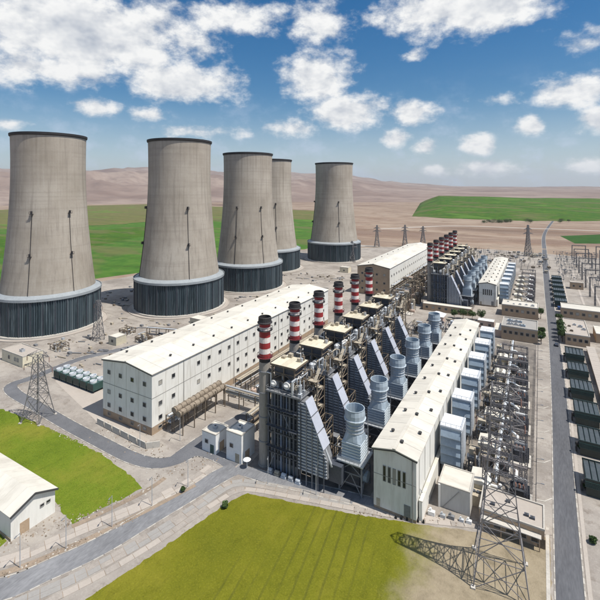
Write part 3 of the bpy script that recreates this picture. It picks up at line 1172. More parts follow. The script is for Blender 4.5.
def gas_hall(label, y0, y1, n, near):
    t, w, Lh = hall('gas_turbine_hall', label, -41.6, -29.4, y0, y1, 17.3, 18.5, M['cream'], M['cream_roof'], n, .9,
                    vents=[(-3.2, 9 + 13.5 * k) for k in range(9)] + [(1.0, 4 + 17 * k) for k in range(7)] + [(4.2, 12 + 15 * k) for k in range(8)])
    # low plinth ledge along the right side
    MB().box(w + .34, w + 1.2, 1.5, Lh - 1, 0, 5.6).build('lean_to', M['cream'], t)
    MB().box(w + .33, w + 1.4, 1.3, Lh - .8, 5.6, 5.8).build('lean_to_roof', M['cream_roof'], t)
    for k in range(int(Lh / 6.7)):
        MB().bar((w + .06, 3 + 6.7 * k, 6.2), (w + .06, 3 + 6.7 * k, 16.8), .1, .12).build('cladding_joint', M['frame'], t)
    MB().box(-w, w, -.06, 0, 10.1, 10.25).build('cladding_joint', M['frame'], t)
    for k in range(5):
        window(t, (-2.9 + 1.42 * k, 0, 10.9), .62, 4.2, 'y')
    MB().bar((w - 1.0, -.2, 0), (w - 1.0, -.2, 17.0), .22, .22).build('downpipe', M['frame'], t)
    MB().box(w - 3.4, w - 1.6, -.07, 0, .95, 4.2).build('door', M['steel_grey'], t)
    MB().box(-w + .8, -w + 1.9, -.07, 0, .95, 3.2).build('door', M['steel_beige'], t)
    return t


gas_hall('long cream gas turbine hall with five slit windows in its grey end', 115.6, 250, 27, True)
gas_hall('far gas turbine hall with cream roof, beyond the brick offices', 356, 494, 24, False)

# warehouse in the lower left corner
t = thing('warehouse', 'cream gabled warehouse at the left edge below the green lawn', 'building', (-119.5, 57.5, 0))
L_, W_ = 62, 11.5
mb = MB()
vs = [(0, 0, 0), (0, W_, 0), (0, W_, 6.8), (0, W_ / 2, 9.2), (0, 0, 6.8)]
mb.add(vs + [(-L_, y, z) for x, y, z in vs], [(0, 1, 2, 3, 4), (9, 8, 7, 6, 5)] + [(i, i + 5, (i + 1) % 5 + 5, (i + 1) % 5) for i in range(5)])
mb.build('wall', M['cream'], t)
for side in (0, 1):
    ye = -.5 if side == 0 else W_ + .5
    for k in range(16):
        mb = MB()
        xa, xb = .6 - k * 3.9 - .03, .6 - (k + 1) * 3.9 + .03
        vs = [(xa, ye, 6.62), (xb, ye, 6.62), (xb, W_ / 2, 9.25), (xa, W_ / 2, 9.25)]
        vs += [(x, y, z + .22) for x, y, z in vs]
        mb.add(vs, [(3, 2, 1, 0), (4, 5, 6, 7), (0, 1, 5, 4), (1, 2, 6, 5), (2, 3, 7, 6), (3, 0, 4, 7)])
        mb.build('roof_sheet', M['pale_roof'], t)
mb = MB()
mb.bar((.75, -.5, 6.6), (.75, W_ / 2, 9.2), .25, .45)
mb.bar((.75, W_ / 2, 9.2), (.75, W_ + .5, 6.6), .25, .45)
mb.build('fascia', M['dark_trim'], t)
for y in (7.9, 9.6):
    window(t, (0, y, 4.4), .9, .6, 'x')
MB().box(0, .05, 2.2, 4.6, 0, 3.2).build('door', M['tan_wall'], t)
MB().box(-L_, 0.12, -.12, -.02, 0, .8).build('plinth', M['brown_base'], t)


# ------------------------------------------------------------------ boiler row
M['steel_blue'] = mat('blue_steel', (.22, .26, .34), .5, .25, .4, 2.5, spec=.5)


def boiler():
    t = thing('heat_recovery_boiler', 'x', 'boiler')
    rnd = random.Random(11)
    # casing with stiffener ribs
    MB().box(-4.6, 5.4, -4.0, 4.2, 3.0, 26).build('casing', M['steel_dark'], t)
    mb = MB()
    for k in range(11):
        z = 4.2 + 2.05 * k
        mb.box(-4.75, 5.55, -4.22, 4.4, z, z + .28)
    mb.build('stiffeners', M['steel_grey'], t)['kind'] = 'stuff'
    # upright pipes and ducts on the front
    for k, x in enumerate((-4.1, -3.2, -1.9, -.6, .5, 1.4, 2.6, 4.0)):
        MB().cyl((x, -4.75, .3), (x, -4.75, 25.8), .26 if k % 3 else .4, n=8).build('riser_pipe', M['steel_blue'] if k % 2 else M['steel_grey'], t)
    for y in (-5.6, 4.9):
        for x in (-5.0, -2.4, .9, 4.6, 6.0):
            MB().bar((x, y, 0), (x, y, 26), .5, .42).build('column', M['steel_dark'] if y < 0 else M['steel_brown'], t)
        for z in (6.4, 13, 19.6):
            MB().bar((-5.2, y - .12, z), (6.2, y - .12, z), .3, .42).build('beam', M['steel_dark'], t)
        for a, b in (((-5.0, .4), (-2.4, 6.4)), ((4.6, 13), (.9, 19.6)), ((-5.0, 19.6), (-2.4, 13))):
            MB().bar((a[0], y - .2, a[1]), (b[0], y - .2, b[1]), .2).build('brace', M['steel_grey'], t)
    for k, z in enumerate((8.6, 15.2, 21)):
        mb = MB()
        mb.box(-5.2, 6.2, -6.9, -5.75, z, z + .12)
        mb.bar((-5.2, -6.85, z + 1.1), (6.2, -6.85, z + 1.1), .08)
        mb.bar((-5.2, -6.85, z + .6), (6.2, -6.85, z + .6), .06)
        for q in range(7):
            mb.bar((-5.2 + q * 1.9, -6.85, z), (-5.2 + q * 1.9, -6.85, z + 1.1), .07)
        mb.build('walkway', M['steel_dark'], t)
    # brown lattice stair tower beside the casing
    mb = MB()
    for x in (6.4, 10.2):
        for y in (-.6, 4.6):
            mb.bar((x, y, 0), (x, y, 30), .34)
    for k in range(10):
        z = 3 * k + 2.6
        for (a, b) in (((6.4, -.6), (10.2, -.6)), ((10.2, -.6), (10.2, 4.6)), ((10.2, 4.6), (6.4, 4.6)), ((6.4, 4.6), (6.4, -.6))):
            mb.bar((*a, z), (*b, z), .2)
        s = 1 if k % 2 else -1
        mb.bar((10.2, 2 - 2.6 * s, z), (10.2, 2 + 2.6 * s, z + 3), .18)
        mb.bar((8.3 - 1.9 * s, -.6, z), (8.3 + 1.9 * s, -.6, z + 3), .18)
    mb.build('stair_frame', M['steel_brown'], t)
    for k in range(10):
        z = 3 * k + 2.6
        mb = MB()
        mb.box(6.5, 10.1, (-.4 if k % 2 else 2.6), (1.4 if k % 2 else 4.4), z, z + .1)
        s = 1 if k % 2 else -1
        mb.bar((7.4 + (k % 2) * 1.6, 2 - 1.6 * s, z), (7.4 + (k % 2) * 1.6, 2 + 1.6 * s, z + 3), 1.1, .12)
        mb.build('stair_flight', M['steel_beige'], t)
    mb = MB()
    for x in (10.6, 13.4):
        for y in (-1.2, 4.4):
            mb.bar((x, y, 0), (x, y, 18), .26)
        for k in range(6):
            mb.bar((x, -1.2, 3 * k + 3), (x, 4.4, 3 * k + 3), .18)
            mb.bar((x, -1.2 if k % 2 else 4.4, 3 * k), (x, 4.4 if k % 2 else -1.2, 3 * k + 3), .14)
    for k in range(6):
        for y in (-1.2, 4.4):
            mb.bar((10.6, y, 3 * k + 3), (13.4, y, 3 * k + 3), .18)
    mb.build('pipe_bridge', M['steel_brown'], t)
    for k in range(6):
        x, z = 10.8 + .45 * k, 4.5 + 2.1 * (k % 5)
        MB().pipe([(x, 4.3, .4), (x, 4.3, z), (x, -1.0, z), (6.6, -1.0, z)], .2, 7).build('feed_pipe', M[('galv', 'steel_beige', 'steel_grey')[k % 3]], t)
    # upper deck
    MB().box(-5.5, 7.6, -6.6, 6.3, 26, 26.45).build('deck', M['steel_grey'], t)
    mb = MB()
    for (a, b) in (((-5.4, -6.5), (7.5, -6.5)), ((7.5, -6.5), (7.5, 6.2)), ((-5.4, 6.2), (7.5, 6.2)), ((-5.4, -6.5), (-5.4, 6.2))):
        for z in (27.0, 27.6):
            mb.bar((*a, z), (*b, z), .09)
        for k in range(9):
            p = Vector((*a, 26.4)).lerp(Vector((*b, 26.4)), k / 8)
            mb.bar(p, p + Vector((0, 0, 1.2)), .09)
    mb.build('railing', M['steel_grey'], t)
    for x, r, zz in ((-3.4, 1.05, 28.3), (1.6, 1.2, 28.6)):
        mb = MB()
        mb.cyl((x, -5.3, zz), (x, 4.8, zz), r, n=14)
        mb.lathe([(0, -.3), (r * .6, -.2), (r * .6, .2), (0, .3)], 10, 0, (x, -5.3, zz))
        for y in (-3.2, 2.8):
            mb.box(x - .9, x + .9, y - .25, y + .25, 26.4, zz - r * .5)
        mb.build('steam_drum', M['drum_white'], t)
    for k in range(16):
        x0, y0 = rnd.uniform(-5, 7), rnd.uniform(-5.6, 5)
        z0 = 26.4
        z1 = rnd.uniform(28.6, 33)
        x1, y1 = min(7, max(-5.8, x0 + rnd.uniform(-4, 4))), min(5.6, max(-6, y0 + rnd.uniform(-5, 5)))
        MB().pipe([(x0, y0, z0), (x0, y0, z1), (x1, y0, z1), (x1, y1, z1), (x1, y1, 26.4)], rnd.choice((.16, .22, .3)), 7).build('steam_pipe', rnd.choice((M['galv'], M['steel_beige'], M['drum_white'])), t)
    for k in range(14):
        x, y = rnd.uniform(3.4, 7), rnd.uniform(-6, 5.5)
        s = rnd.uniform(.4, .9)
        mb = MB().box(x - s, x + s, y - s, y + s, 26.4, 26.4 + rnd.uniform(1, 2.6))
        mb.cyl((x, y, 26.5), (x, y, 30 + rnd.uniform(0, 2)), .18, n=7)
        mb.build('valve_box', rnd.choice((M['galv'], M['steel_beige'], M['steel_brown'], M['pale_grey'])), t)
    # silencer vents on the deck
    for x, y in ((-4.9, 4.6), (5.4, 5.0)):
        mb = MB().cyl((x, y, 26.4), (x, y, 31.2), .5, n=9)
        mb.lathe([(.5, 30.6), (.85, 31.2), (.85, 32.8), (.4, 33.2), (0, 33.2)], 9, 0, (x, y, 0))
        mb.build('silencer', M['galv'], t)
    # canopy
    for x in (-4.2, 0, 4.0):
        for y in (-4.2, 3.0):
            MB().bar((x, y, 26.4), (x, y, 34.3), .3).build('canopy_post', M['steel_brown'], t)
    mb = MB()
    for z in (29.4, 31.8):
        for y in (-4.2, 3.0):
            mb.bar((-4.2, y, z), (4.0, y, z), .2)
        for x in (-4.2, 4.0):
            mb.bar((x, -4.2, z), (x, 3.0, z), .2)
    for a, b in (((4.0, -4.2, 26.6), (4.0, -.6, 29.4)), ((4.0, 3.0, 26.6), (4.0, -.6, 29.4)), ((4.0, -4.2, 31.8), (4.0, -.6, 34.2)), ((4.0, 3.0, 31.8), (4.0, -.6, 34.2)),
                 ((-4.2, -4.2, 29.4), (0, -4.2, 31.8)), ((4.0, -4.2, 29.4), (0, -4.2, 31.8))):
        mb.bar(a, b, .16)
    mb.build('canopy_frame', M['steel_brown'], t)
    MB().box(-3.8, 3.6, -3.7, 2.6, 30.6, 33.9).build('canopy_shade_box', M['steel_dark'], t)  # dark box added so the space under the canopy looks shaded
    mb = MB().box(-4.6, 4.8, -4.7, 3.5, 29.2, 29.36)
    mb.build('upper_floor', M['steel_brown'], t)
    for k in range(5):
        xa, xb = -4.8 + k * 1.9, -4.8 + (k + 1) * 1.9 - .05
        MB().box(xa, xb, -4.7, 3.5, 34.3, 34.5).build('canopy_sheet', M['canopy'], t)
    MB().box(-4.85, 4.75, -4.82, -4.72, 33.95, 34.55).build('canopy_fascia', M['steel_brown'], t)
    MB().box(4.72, 4.84, -4.82, 3.6, 33.95, 34.55).build('canopy_fascia', M['steel_brown'], t)
    # hand wheels and expansion loops beside the drums
    for k in range(8):
        x, y, z = rnd.uniform(4.6, 7.2), rnd.uniform(-6.2, 5.6), rnd.uniform(27.0, 30.5)
        mb = MB()
        q = rnd.uniform(.5, .95)
        pts = [(x + q * math.cos(v * math.pi / 4) * .5, y + q * math.cos(v * math.pi / 4), z + q * math.sin(v * math.pi / 4)) for v in range(9)]
        for u, v in zip(pts[:-1], pts[1:]):
            mb.bar(u, v, .16)
        mb.bar(pts[0], pts[4], .1).bar(pts[2], pts[6], .1)
        mb.bar((x, y, 26.4), (x, y, z), .2)
        mb.build('valve_wheel', rnd.choice((M['galv'], M['steel_beige'], M['steel_brown'])), t)
    for k in range(5):
        x, y = rnd.uniform(-4.2, 4.0), rnd.uniform(.2, 3.0)
        s = rnd.uniform(.3, .7)
        MB().box(x - s, x + s, y - s, y + s, 34.5, 35 + rnd.uniform(.2, 1.5)).build('roof_unit', rnd.choice((M['steel_beige'], M['galv'], M['steel_brown'])), t)
    # sloping inlet duct with its white cover sheets
    y0, y1 = -6.0, -1.7
    prof = [(6.3, 4.0), (16.4, 4.0), (16.4, 9.5), (9.0, 25.4), (6.3, 25.4)]
    MB().xprism(prof, y0 + .3, y1 - .1).build('inlet_duct', M['steel_grey'], t)
    mb = MB()
    for k in range(22):
        z = 4.3 + k * .96
        xr = 16.4 if z < 9.5 else 16.4 - (z - 9.5) / 15.9 * 7.4
        mb.box(6.35, xr - .1, y0, y0 + .3, z, z + .42)
    mb.build('duct_ribs', M['rib_pale'], t)['kind'] = 'stuff'
    for x in (7.4, 9.4, 11.4, 13.4, 15.4):
        zt = 25.2 if x < 9 else 25.4 - (x - 9.0) / 7.4 * 15.9
        MB().bar((x, y0 - .12, 0), (x, y0 - .12, zt - .2), .26, .24).build('duct_post', M['steel_dark'] if x in (7.4, 15.4) else M['rib_grey'], t)
    a, b = Vector((8.6, 0, 26.0)), Vector((15.0, 0, 12.4))
    for k in range(3):
        p, q = a.lerp(b, k / 3 + .012), a.lerp(b, (k + 1) / 3 - .012)
        d = (q - p).normalized()
        nrm = Vector((-d.z, 0, d.x))
        if nrm.z < 0:
            nrm = -nrm
        mb = MB()
        vs = []
        for off in (0.25, .5):
            vs += [(p.x + nrm.x * off, y0 - .2, p.z + nrm.z * off), (q.x + nrm.x * off, y0 - .2, q.z + nrm.z * off), (q.x + nrm.x * off, y1, q.z + nrm.z * off), (p.x + nrm.x * off, y1, p.z + nrm.z * off)]
        mb.add(vs, [(3, 2, 1, 0), (4, 5, 6, 7), (0, 1, 5, 4), (1, 2, 6, 5), (2, 3, 7, 6), (3, 0, 4, 7)])
        mb.build('duct_panel', M['white_panel'], t)
    MB().bar((15.1, -4.5, 12.3), (17.4, -4.5, 7.6), .7, .5).build('drain_chute', M['galv'], t)
    MB().box(16.3, 20.5, -4.6, -.8, 3.2, 8.4).build('diverter_duct', M['steel_dark'], t)
    # ground floor pumps and tanks
    for k in range(5):
        x = -4.5 + 2.6 * k
        MB().cyl((x, -6.4, .9), (x + 1.5, -6.4, .9), .55, n=9).box(x - .2, x + 1.7, -7.0, -5.8, 0, .5).build('pump', rnd.choice((M['galv'], M['steel_beige'], M['pale_grey'])), t)
    MB().box(-4.4, 5.2, -3.8, 4.0, 0, 3.0).build('footing', M['concrete'], t)
    return t


M['rib_pale'] = mat('pale_rib_cladding', (.46, .48, .52), .5, .25, .3, 2.0, spec=.5)


def chimney():
    t = thing('chimney', 'x', 'chimney')
    n = 20
    MB().lathe([(2.3, 0), (2.3, .5), (1.95, .5), (1.85, 34.2)], n).build('lower_shaft', M['shaft'], t, smooth=False)
    mb = MB()
    for z in (8, 16, 24, 31):
        mb.lathe([(1.8, z), (2.1, z), (2.1, z + .35), (1.8, z + .35)], n)
    mb.build('stiffening_ring', M['steel_grey'], t)
    z = 34.2
    for h, m in ((1.3, 'soot'), (1.5, 'red_band'), (1.7, 'white_band'), (1.9, 'red_band'), (1.8, 'white_band'), (1.9, 'red_band'), (1.5, 'white_band'), (1.2, 'red_band')):
        MB().lathe([(1.85, z), (1.83, z + h)], n).build({'soot': 'dark_band', 'white_band': 'white_band', 'red_band': 'red_band'}[m], M[m], t)
        z += h
    MB().lathe([(1.75, z - .2), (2.5, z), (2.5, z + .3), (2.2, z + .5), (2.15, z + 1.9), (1.9, z + 2.1), (1.85, z - .2)], n).build('cap', M['soot'], t)
    for pz in (35.6, 44.6):
        mb = MB().lathe([(1.8, pz), (2.6, pz), (2.6, pz + .15), (1.8, pz + .15)], n)
        mb.lathe([(2.55, pz + .95), (2.63, pz + .95), (2.63, pz + 1.1), (2.55, pz + 1.1)], n)
        for i in range(10):
            a = 2 * math.pi * i / 10
            mb.bar((2.58 * math.cos(a), 2.58 * math.sin(a), pz), (2.58 * math.cos(a), 2.58 * math.sin(a), pz + 1.0), .08)
        mb.build('platform', M['red_dark'] if pz < 40 else M['soot'], t)
    mb = MB()
    for s in (-.3, .3):
        mb.bar((-2.1, s, .5), (-2.05, s, 46.4), .1)
    for k in range(46):
        mb.bar((-2.08, -.3, 1 + k), (-2.08, .3, 1 + k), .07)
    mb.build('ladder', M['steel_grey'], t)
    return t


M['red_dark'] = mat('dark_red_paint', (.13, .03, .035), .55, .3, .6, 2.5)


def bypass_stack():
    t = thing('exhaust_stack', 'x', 'exhaust stack')
    for x in (-3.6, 3.6):
        for y in (-3.6, 3.6):
            MB().bar((x, y, 0), (x, y, 9), .45).build('leg', M['steel_grey'], t)
    mb = MB()
    for z in (3, 6, 8.8):
        for a, b in (((-3.6, -3.6), (3.6, -3.6)), ((3.6, -3.6), (3.6, 3.6)), ((3.6, 3.6), (-3.6, 3.6)), ((-3.6, 3.6), (-3.6, -3.6))):
            mb.bar((*a, z), (*b, z), .24)
    for a, b in (((-3.6, -3.6, 0), (0, -3.6, 6)), ((3.6, -3.6, 0), (0, -3.6, 6)), ((3.6, -3.6, 0), (3.6, 0, 6)), ((3.6, 3.6, 0), (3.6, 0, 6)), ((-3.6, -3.6, 6), (0, -3.6, 8.8)), ((3.6, -3.6, 6), (0, -3.6, 8.8))):
        mb.bar(a, b, .2)
    mb.build('bracing', M['steel_grey'], t)
    MB().box(-2.4, 2.4, -2.4, 2.4, 1.4, 8.9).build('diverter', M['steel_dark'], t)
    MB().box(-4.3, 4.3, -4.3, 4.3, 9, 9.35).build('platform', M['galv'], t)
    mb = MB()
    for a, b in (((-4.2, -4.2), (4.2, -4.2)), ((4.2, -4.2), (4.2, 4.2)), ((4.2, 4.2), (-4.2, 4.2)), ((-4.2, 4.2), (-4.2, -4.2))):
        mb.bar((*a, 10.3), (*b, 10.3), .08)
        mb.bar((*a, 9.8), (*b, 9.8), .06)
        for k in range(6):
            p = Vector((*a, 9.3)).lerp(Vector((*b, 9.3)), k / 6)
            mb.bar(p, p + Vector((0, 0, 1)), .08)
    mb.build('railing', M['galv'], t)
    MB().box(-2.95, 2.95, -2.95, 2.95, 9.35, 15.0).build('silencer_box', M['blue_grey'], t)
    mb = MB()
    for k in range(6):
        z = 9.9 + k * .86
        mb.box(-3.15, 3.15, -3.15, 3.15, z, z + .42)
    mb.build('louvre', M['blue_pale'], t)['kind'] = 'stuff'
    n = 16
    mb = MB()
    ring = [(2.65 * math.cos(2 * math.pi * (i + .5) / n), 2.65 * math.sin(2 * math.pi * (i + .5) / n), 17.4) for i in range(n)]
    sq = []
    for i in range(n):
        x, y, z = ring[i]
        k = 3.0 / max(abs(x), abs(y))
        sq.append((x * k, y * k, 15.0))
    mb.add(sq + ring, [(i, (i + 1) % n, (i + 1) % n + n, i + n) for i in range(n)])
    mb.build('transition', M['blue_grey'], t)
    MB().lathe([(2.65, 17.4), (2.6, 20.4)], n).build('neck', M['blue_grey'], t)
    mb = MB()
    for z in (17.3, 18.4, 19.4):
        mb.lathe([(2.62, z), (2.85, z), (2.85, z + .22), (2.62, z + .22)], n)
    mb.build('hoop', M['galv'], t)
    MB().lathe([(2.6, 20.4), (3.1, 21.1), (3.15, 22.6), (2.95, 23.9), (3.05, 24.2), (2.75, 24.2), (2.7, 21.0), (2.4, 18.0), (0, 18.0)], n).build('collar', M['blue_grey'], t)
    MB().lathe([(3.1, 21.0), (3.4, 21.0), (3.4, 21.25), (3.1, 21.25)], n).build('collar_ring', M['blue_pale'], t)
    mb = MB()
    mb.bar((3.7, 1.0, 9.4), (3.7, 1.0, 21), .1).bar((3.7, 1.6, 9.4), (3.7, 1.6, 21), .1)
    for k in range(11):
        mb.bar((3.7, 1.0, 10 + k), (3.7, 1.6, 10 + k), .07)
    mb.build('ladder', M['steel_grey'], t)
    MB().cyl((-2.2, 0, 5.2), (-6.5, 0, 5.4), 1.9, n=12).build('duct_spigot', M['steel_grey'], t)
    MB().cyl((2.2, 0, 4.2), (4.3, 0, 4.2), 1.6, n=12).build('duct_spigot', M['blue_grey'], t)
    return t


M['blue_pale'] = mat('pale_blue_grey_paint', (.52, .58, .63), .42, .12, .3, 1.8, spec=.5, stain=((.3, .33, .36), .6, .5))

PITCH = 19.3
b0 = boiler()
c0 = chimney()
s0 = bypass_stack()
nb = 6
for i in range(nb):
    repeat(b0, i, (-72.0, 119.6 + PITCH * i, .05), 'dark steel boiler with cream canopy, %s in the near row' % ordn(i, nb), 'boilers of the near row')
    repeat(c0, i, (-79.8, 116.0 + 19.7 * i, .05), 'red and white banded chimney, %s in the near row' % ordn(i, nb), 'chimneys of the near row')
    repeat(s0, i, (-49.6, 121 + 22.4 * i, .05), 'blue grey exhaust stack on square louvred base, %s beside the near cream hall' % ordn(i, nb), 'exhaust stacks of the near row')
for i in range(nb):
    k = copy_tree(b0)
    repeat(k, 0, (-67.2, 336 + 22 * i, .05), 'dark steel boiler, %s in the far row beyond the offices' % ordn(i, nb), 'boilers of the far row')
    k = copy_tree(c0)
    repeat(k, 0, (-74.5, 335 + 22 * i, .05), 'red and white banded chimney, %s in the far tight row' % ordn(i, nb), 'chimneys of the far row')
    k = copy_tree(s0)
    repeat(k, 0, (-48.6, 346 + 22 * i, .05), 'blue grey exhaust stack, %s beside the far gas turbine hall' % ordn(i, nb), 'exhaust stacks of the far row')


# no two boilers are piped alike
vr = random.Random(77)
for o in list(COL.objects):
    if o.parent and o.name.split('.')[0] in ('steam_pipe', 'valve_box', 'valve_wheel', 'roof_unit', 'silencer') and o.parent.get('category') == 'boiler':
        k = o.name.split('.')[0]
        j = {'roof_unit': .5, 'silencer': .35}.get(k, .8)
        o.location = (vr.uniform(-j, j * .4), vr.uniform(-j, j), 0)
        if k in ('valve_box', 'steam_pipe') and vr.random() < .4:
            o.material_slots[0].link = 'OBJECT'
            o.material_slots[0].material = M[vr.choice(('steel_brown', 'steel_beige', 'galv', 'steel_grey', 'drum_white'))]


# ------------------------------------------------------------------ gas turbine side
def filter_house():
    t = thing('air_intake_house', 'x', 'filter house')
    for x in (-2.6, 2.6):
        for y in (-3.4, 0, 3.4):
            MB().bar((x, y, 0), (x, y, 3.6), .35).build('leg', M['steel_grey'], t)
    MB().box(-3.2, 3.2, -4.0, 4.0, 3.5, 15.6).build('housing', M['filter_blue'], t)
    MB().box(-3.35, 3.35, -4.15, 4.15, 15.6, 16.0).build('roof', M['filter_top'], t)
    # slanting weather hoods on the front and side
    for r in range(4):
        z = 4.6 + r * 2.7
        mb = MB()
        mb.add([(-3.0, -4.02, z + 2.2), (3.0, -4.02, z + 2.2), (3.0, -4.95, z + .3), (-3.0, -4.95, z + .3), (-3.0, -4.02, z + 2.0), (3.0, -4.02, z + 2.0), (3.0, -4.9, z + .1), (-3.0, -4.9, z + .1)],
               [(0, 3, 2, 1), (4, 5, 6, 7), (0, 4, 7, 3), (1, 2, 6, 5), (3, 7, 6, 2), (0, 1, 5, 4)])
        mb.build('weather_hood', M['filter_blue'], t)
    for k in range(5):
        y = -3.6 + 1.8 * k
        MB().box(3.2, 3.32, y - .82, y + .7, 3.8, 15.3).build('side_panel', M['pale_grey'], t)
    mb = MB()
    mb.bar((3.6, -4.3, 0), (3.6, -4.3, 15.8), .14).bar((3.6, -3.7, 0), (3.6, -3.7, 15.8), .14)
    for k in range(15):
        mb.bar((3.6, -4.3, 1 + k), (3.6, -3.7, 1 + k), .09)
    mb.build('ladder', M['galv'], t)
    mb = MB()
    mb.xprism([(-3.2, 3.6), (2.0, 3.6), (.6, .6), (-3.2, .6)], -2.4, 2.4)
    mb.build('intake_duct', M['filter_blue'], t)
    mb = MB()
    for a, b in (((-3.2, -4.0), (3.2, -4.0)), ((3.2, -4.0), (3.2, 4.0))):
        mb.bar((*a, 17.0), (*b, 17.0), .08)
        for k in range(5):
            p = Vector((*a, 16)).lerp(Vector((*b, 16)), k / 4)
            mb.bar(p, p + Vector((0, 0, 1)), .08)
    mb.build('railing', M['galv'], t)
    return t


def generator():
    t = thing('generator_house', 'x', 'generator')
    MB().box(-2.6, 2.6, -3.2, 3.2, 0, 4.4).build('enclosure', M['canopy'], t)
    mb = MB().xprism([(-2.8, 4.4), (2.8, 4.4), (2.8, 4.9), (.6, 5.7), (-2.8, 5.2)], -3.4, 3.4)
    mb.build('roof', M['pale_roof'], t)
    MB().box(-2.2, 1.2, -6.8, -3.25, 0, 3.1).build('cooler', M['steel_beige'], t)
    mb = MB()
    for k in range(3):
        mb.cyl((-1.4 + 1.1 * k, -5.0, 3.1), (-1.4 + 1.1 * k, -5.0, 3.5), .5, n=10)
    mb.build('fan', M['steel_dark'], t)
    MB().box(2.6, 2.72, -1.5, 1.2, .3, 2.6).build('door', M['hazard'], t)
    MB().box(-1.6, .8, -3.26, -3.21, .6, 2.6).build('vent_grille', M['dark_trim'], t)
    MB().pipe([(1.6, 3.4, .3), (1.6, 4.6, .3), (1.6, 4.6, 3.6), (4.4, 4.6, 3.6)], .28, 8).build('lube_pipe', M['galv'], t)
    MB().pipe([(2.6, 0, 3.3), (5.2, 0, 3.3), (5.2, 0, 4.4)], .42, 8).build('bus_duct', M['white'], t)
    return t


def transformer():
    t = thing('transformer', 'x', 'transformer')
    MB().box(-3.2, 3.2, -3.6, 3.6, 0, .5).build('bund', M['concrete'], t)
    MB().box(-1.6, 1.6, -2.2, 2.2, .5, 4.0).build('tank', M['trafo'], t)
    MB().box(-1.75, 1.75, -2.35, 2.35, 4.0, 4.18).build('lid', M['trafo'], t)
    fin = MB().box(0, 1.0, -.06, .06, .9, 3.8).mesh('radiator_fin', M['trafo'])
    for k in range(9):
        put('radiator_fin', fin, t, (1.6, -2.0 + .5 * k, 0))
        put('radiator_fin', fin, t, (-2.6, -2.0 + .5 * k, 0))
    mb = MB().cyl((-1.7, 1.4, 5.3), (1.7, 1.4, 5.3), .55, n=12)
    mb.box(-1.2, -.9, 1.2, 1.6, 4.1, 4.9).box(.9, 1.2, 1.2, 1.6, 4.1, 4.9)
    mb.build('conservator', M['white'], t)
    for x in (-1.1, 0, 1.1):
        mb = MB().cyl((x, -1.0, 4.1), (x, -1.0, 5.6), .22, .12, n=8)
        for k in range(4):
            mb.cyl((x, -1.0, 4.4 + .3 * k), (x, -1.0, 4.46 + .3 * k), .32, n=8)
        mb.build('bushing', M['porcelain'], t)
    MB().box(-2.0, 2.0, 2.5, 2.9, 2.2, 4.9).build('bus_box', M['white'], t)
    MB().pipe([(-1.0, 2.7, 4.8), (-1.0, 4.4, 5.6), (-3.4, 6.4, 6.0), (-5.5, 6.4, 6.0)], .38, 8).build('bus_duct', M['white'], t)
    return t


def lattice(mb, p, q, w0, w1, n, r, m=0):
    """square lattice mast from p to q"""
    p, q = Vector(p), Vector(q)
    d = (q - p).normalized()
    up = Vector((0, 0, 1)) if abs(d.z) < .9 else Vector((0, 1, 0))
    a = d.cross(up).normalized()
    b = a.cross(d).normalized()
    prev = None
    for k in range(n + 1):
        c = p.lerp(q, k / n)
        w = w0 + (w1 - w0) * k / n
        cur = [c + a * (sx * w / 2) + b * (sy * w / 2) for sx, sy in ((-1, -1), (1, -1), (1, 1), (-1, 1))]
        if prev:
            for i in range(4):
                mb.bar(prev[i], cur[i], r * 1.35, None, m)
                j = (i + 1) % 4
                mb.bar(prev[i] if k % 2 else prev[j], cur[j] if k % 2 else cur[i], r, None, m)
        for i in range(4):
            mb.bar(cur[i], cur[(i + 1) % 4], r, None, m)
        prev = cur
    return mb


def gantry(width, height, cat_m, beams=1, rr=.11):
    t = thing('busbar_gantry', 'x', 'gantry')
    for x in (-width / 2, width / 2):
        lattice(MB(), (x, 0, 0), (x, 0, height), .9, .6, int(height / 1.2), rr).build('mast', cat_m, t)
    for k in range(beams):
        z = height - .4 - 3.2 * k
        lattice(MB(), (-width / 2, 0, z), (width / 2, 0, z), .7, .7, int(width / 1.2), rr * .9).build('beam', cat_m, t)
    for k in range(3):
        x = -width / 2 + width * (k + 1) / 4
        mb = MB()
        for q in range(5):
            mb.cyl((x, 0, height - .9 - .26 * q), (x, 0, height - .98 - .26 * q), .17, n=6)
        mb.cyl((x, 0, height - .7), (x, 0, height - 2.2), .05, n=5)
        mb.build('insulator', M['porcelain'], t)
    return t


nf = 6
f0, g0, x0 = filter_house(), generator(), transformer()
ga = gantry(11, 12.5, M['lattice_pink'], 2)
for i in range(nf):
    y = 143.5 + 20.6 * i
    repeat(f0, i, (-24.6, y, .05), 'blue grey air intake house with pale top, %s beside the near cream hall' % ordn(i, nf), 'intake houses of the near hall')
    repeat(g0, i, (-15.4 - .2 * i, y - 6.4, .05), 'cream generator house, %s in the near row' % ordn(i, nf), 'generator houses of the near row')
    repeat(x0, i, (-5.2 - .55 * i, y - 4.0, .05), 'dark transformer with white bus duct, %s in the near row' % ordn(i, nf), 'transformers of the near row')
    repeat(ga, i, (-9.0 - .4 * i, y - 8.2, .05), 'lattice busbar gantry over the transformers, %s in the near row' % ordn(i, nf), 'gantries of the near row')
for i in range(5):
    repeat(copy_tree(ga), 0, (-10.6 - .4 * i, 145.4 + 20.6 * i, .05), 'lattice gantry between two transformers, %s gap of the near row' % ordn(i, 5), 'gantries between the near transformers')
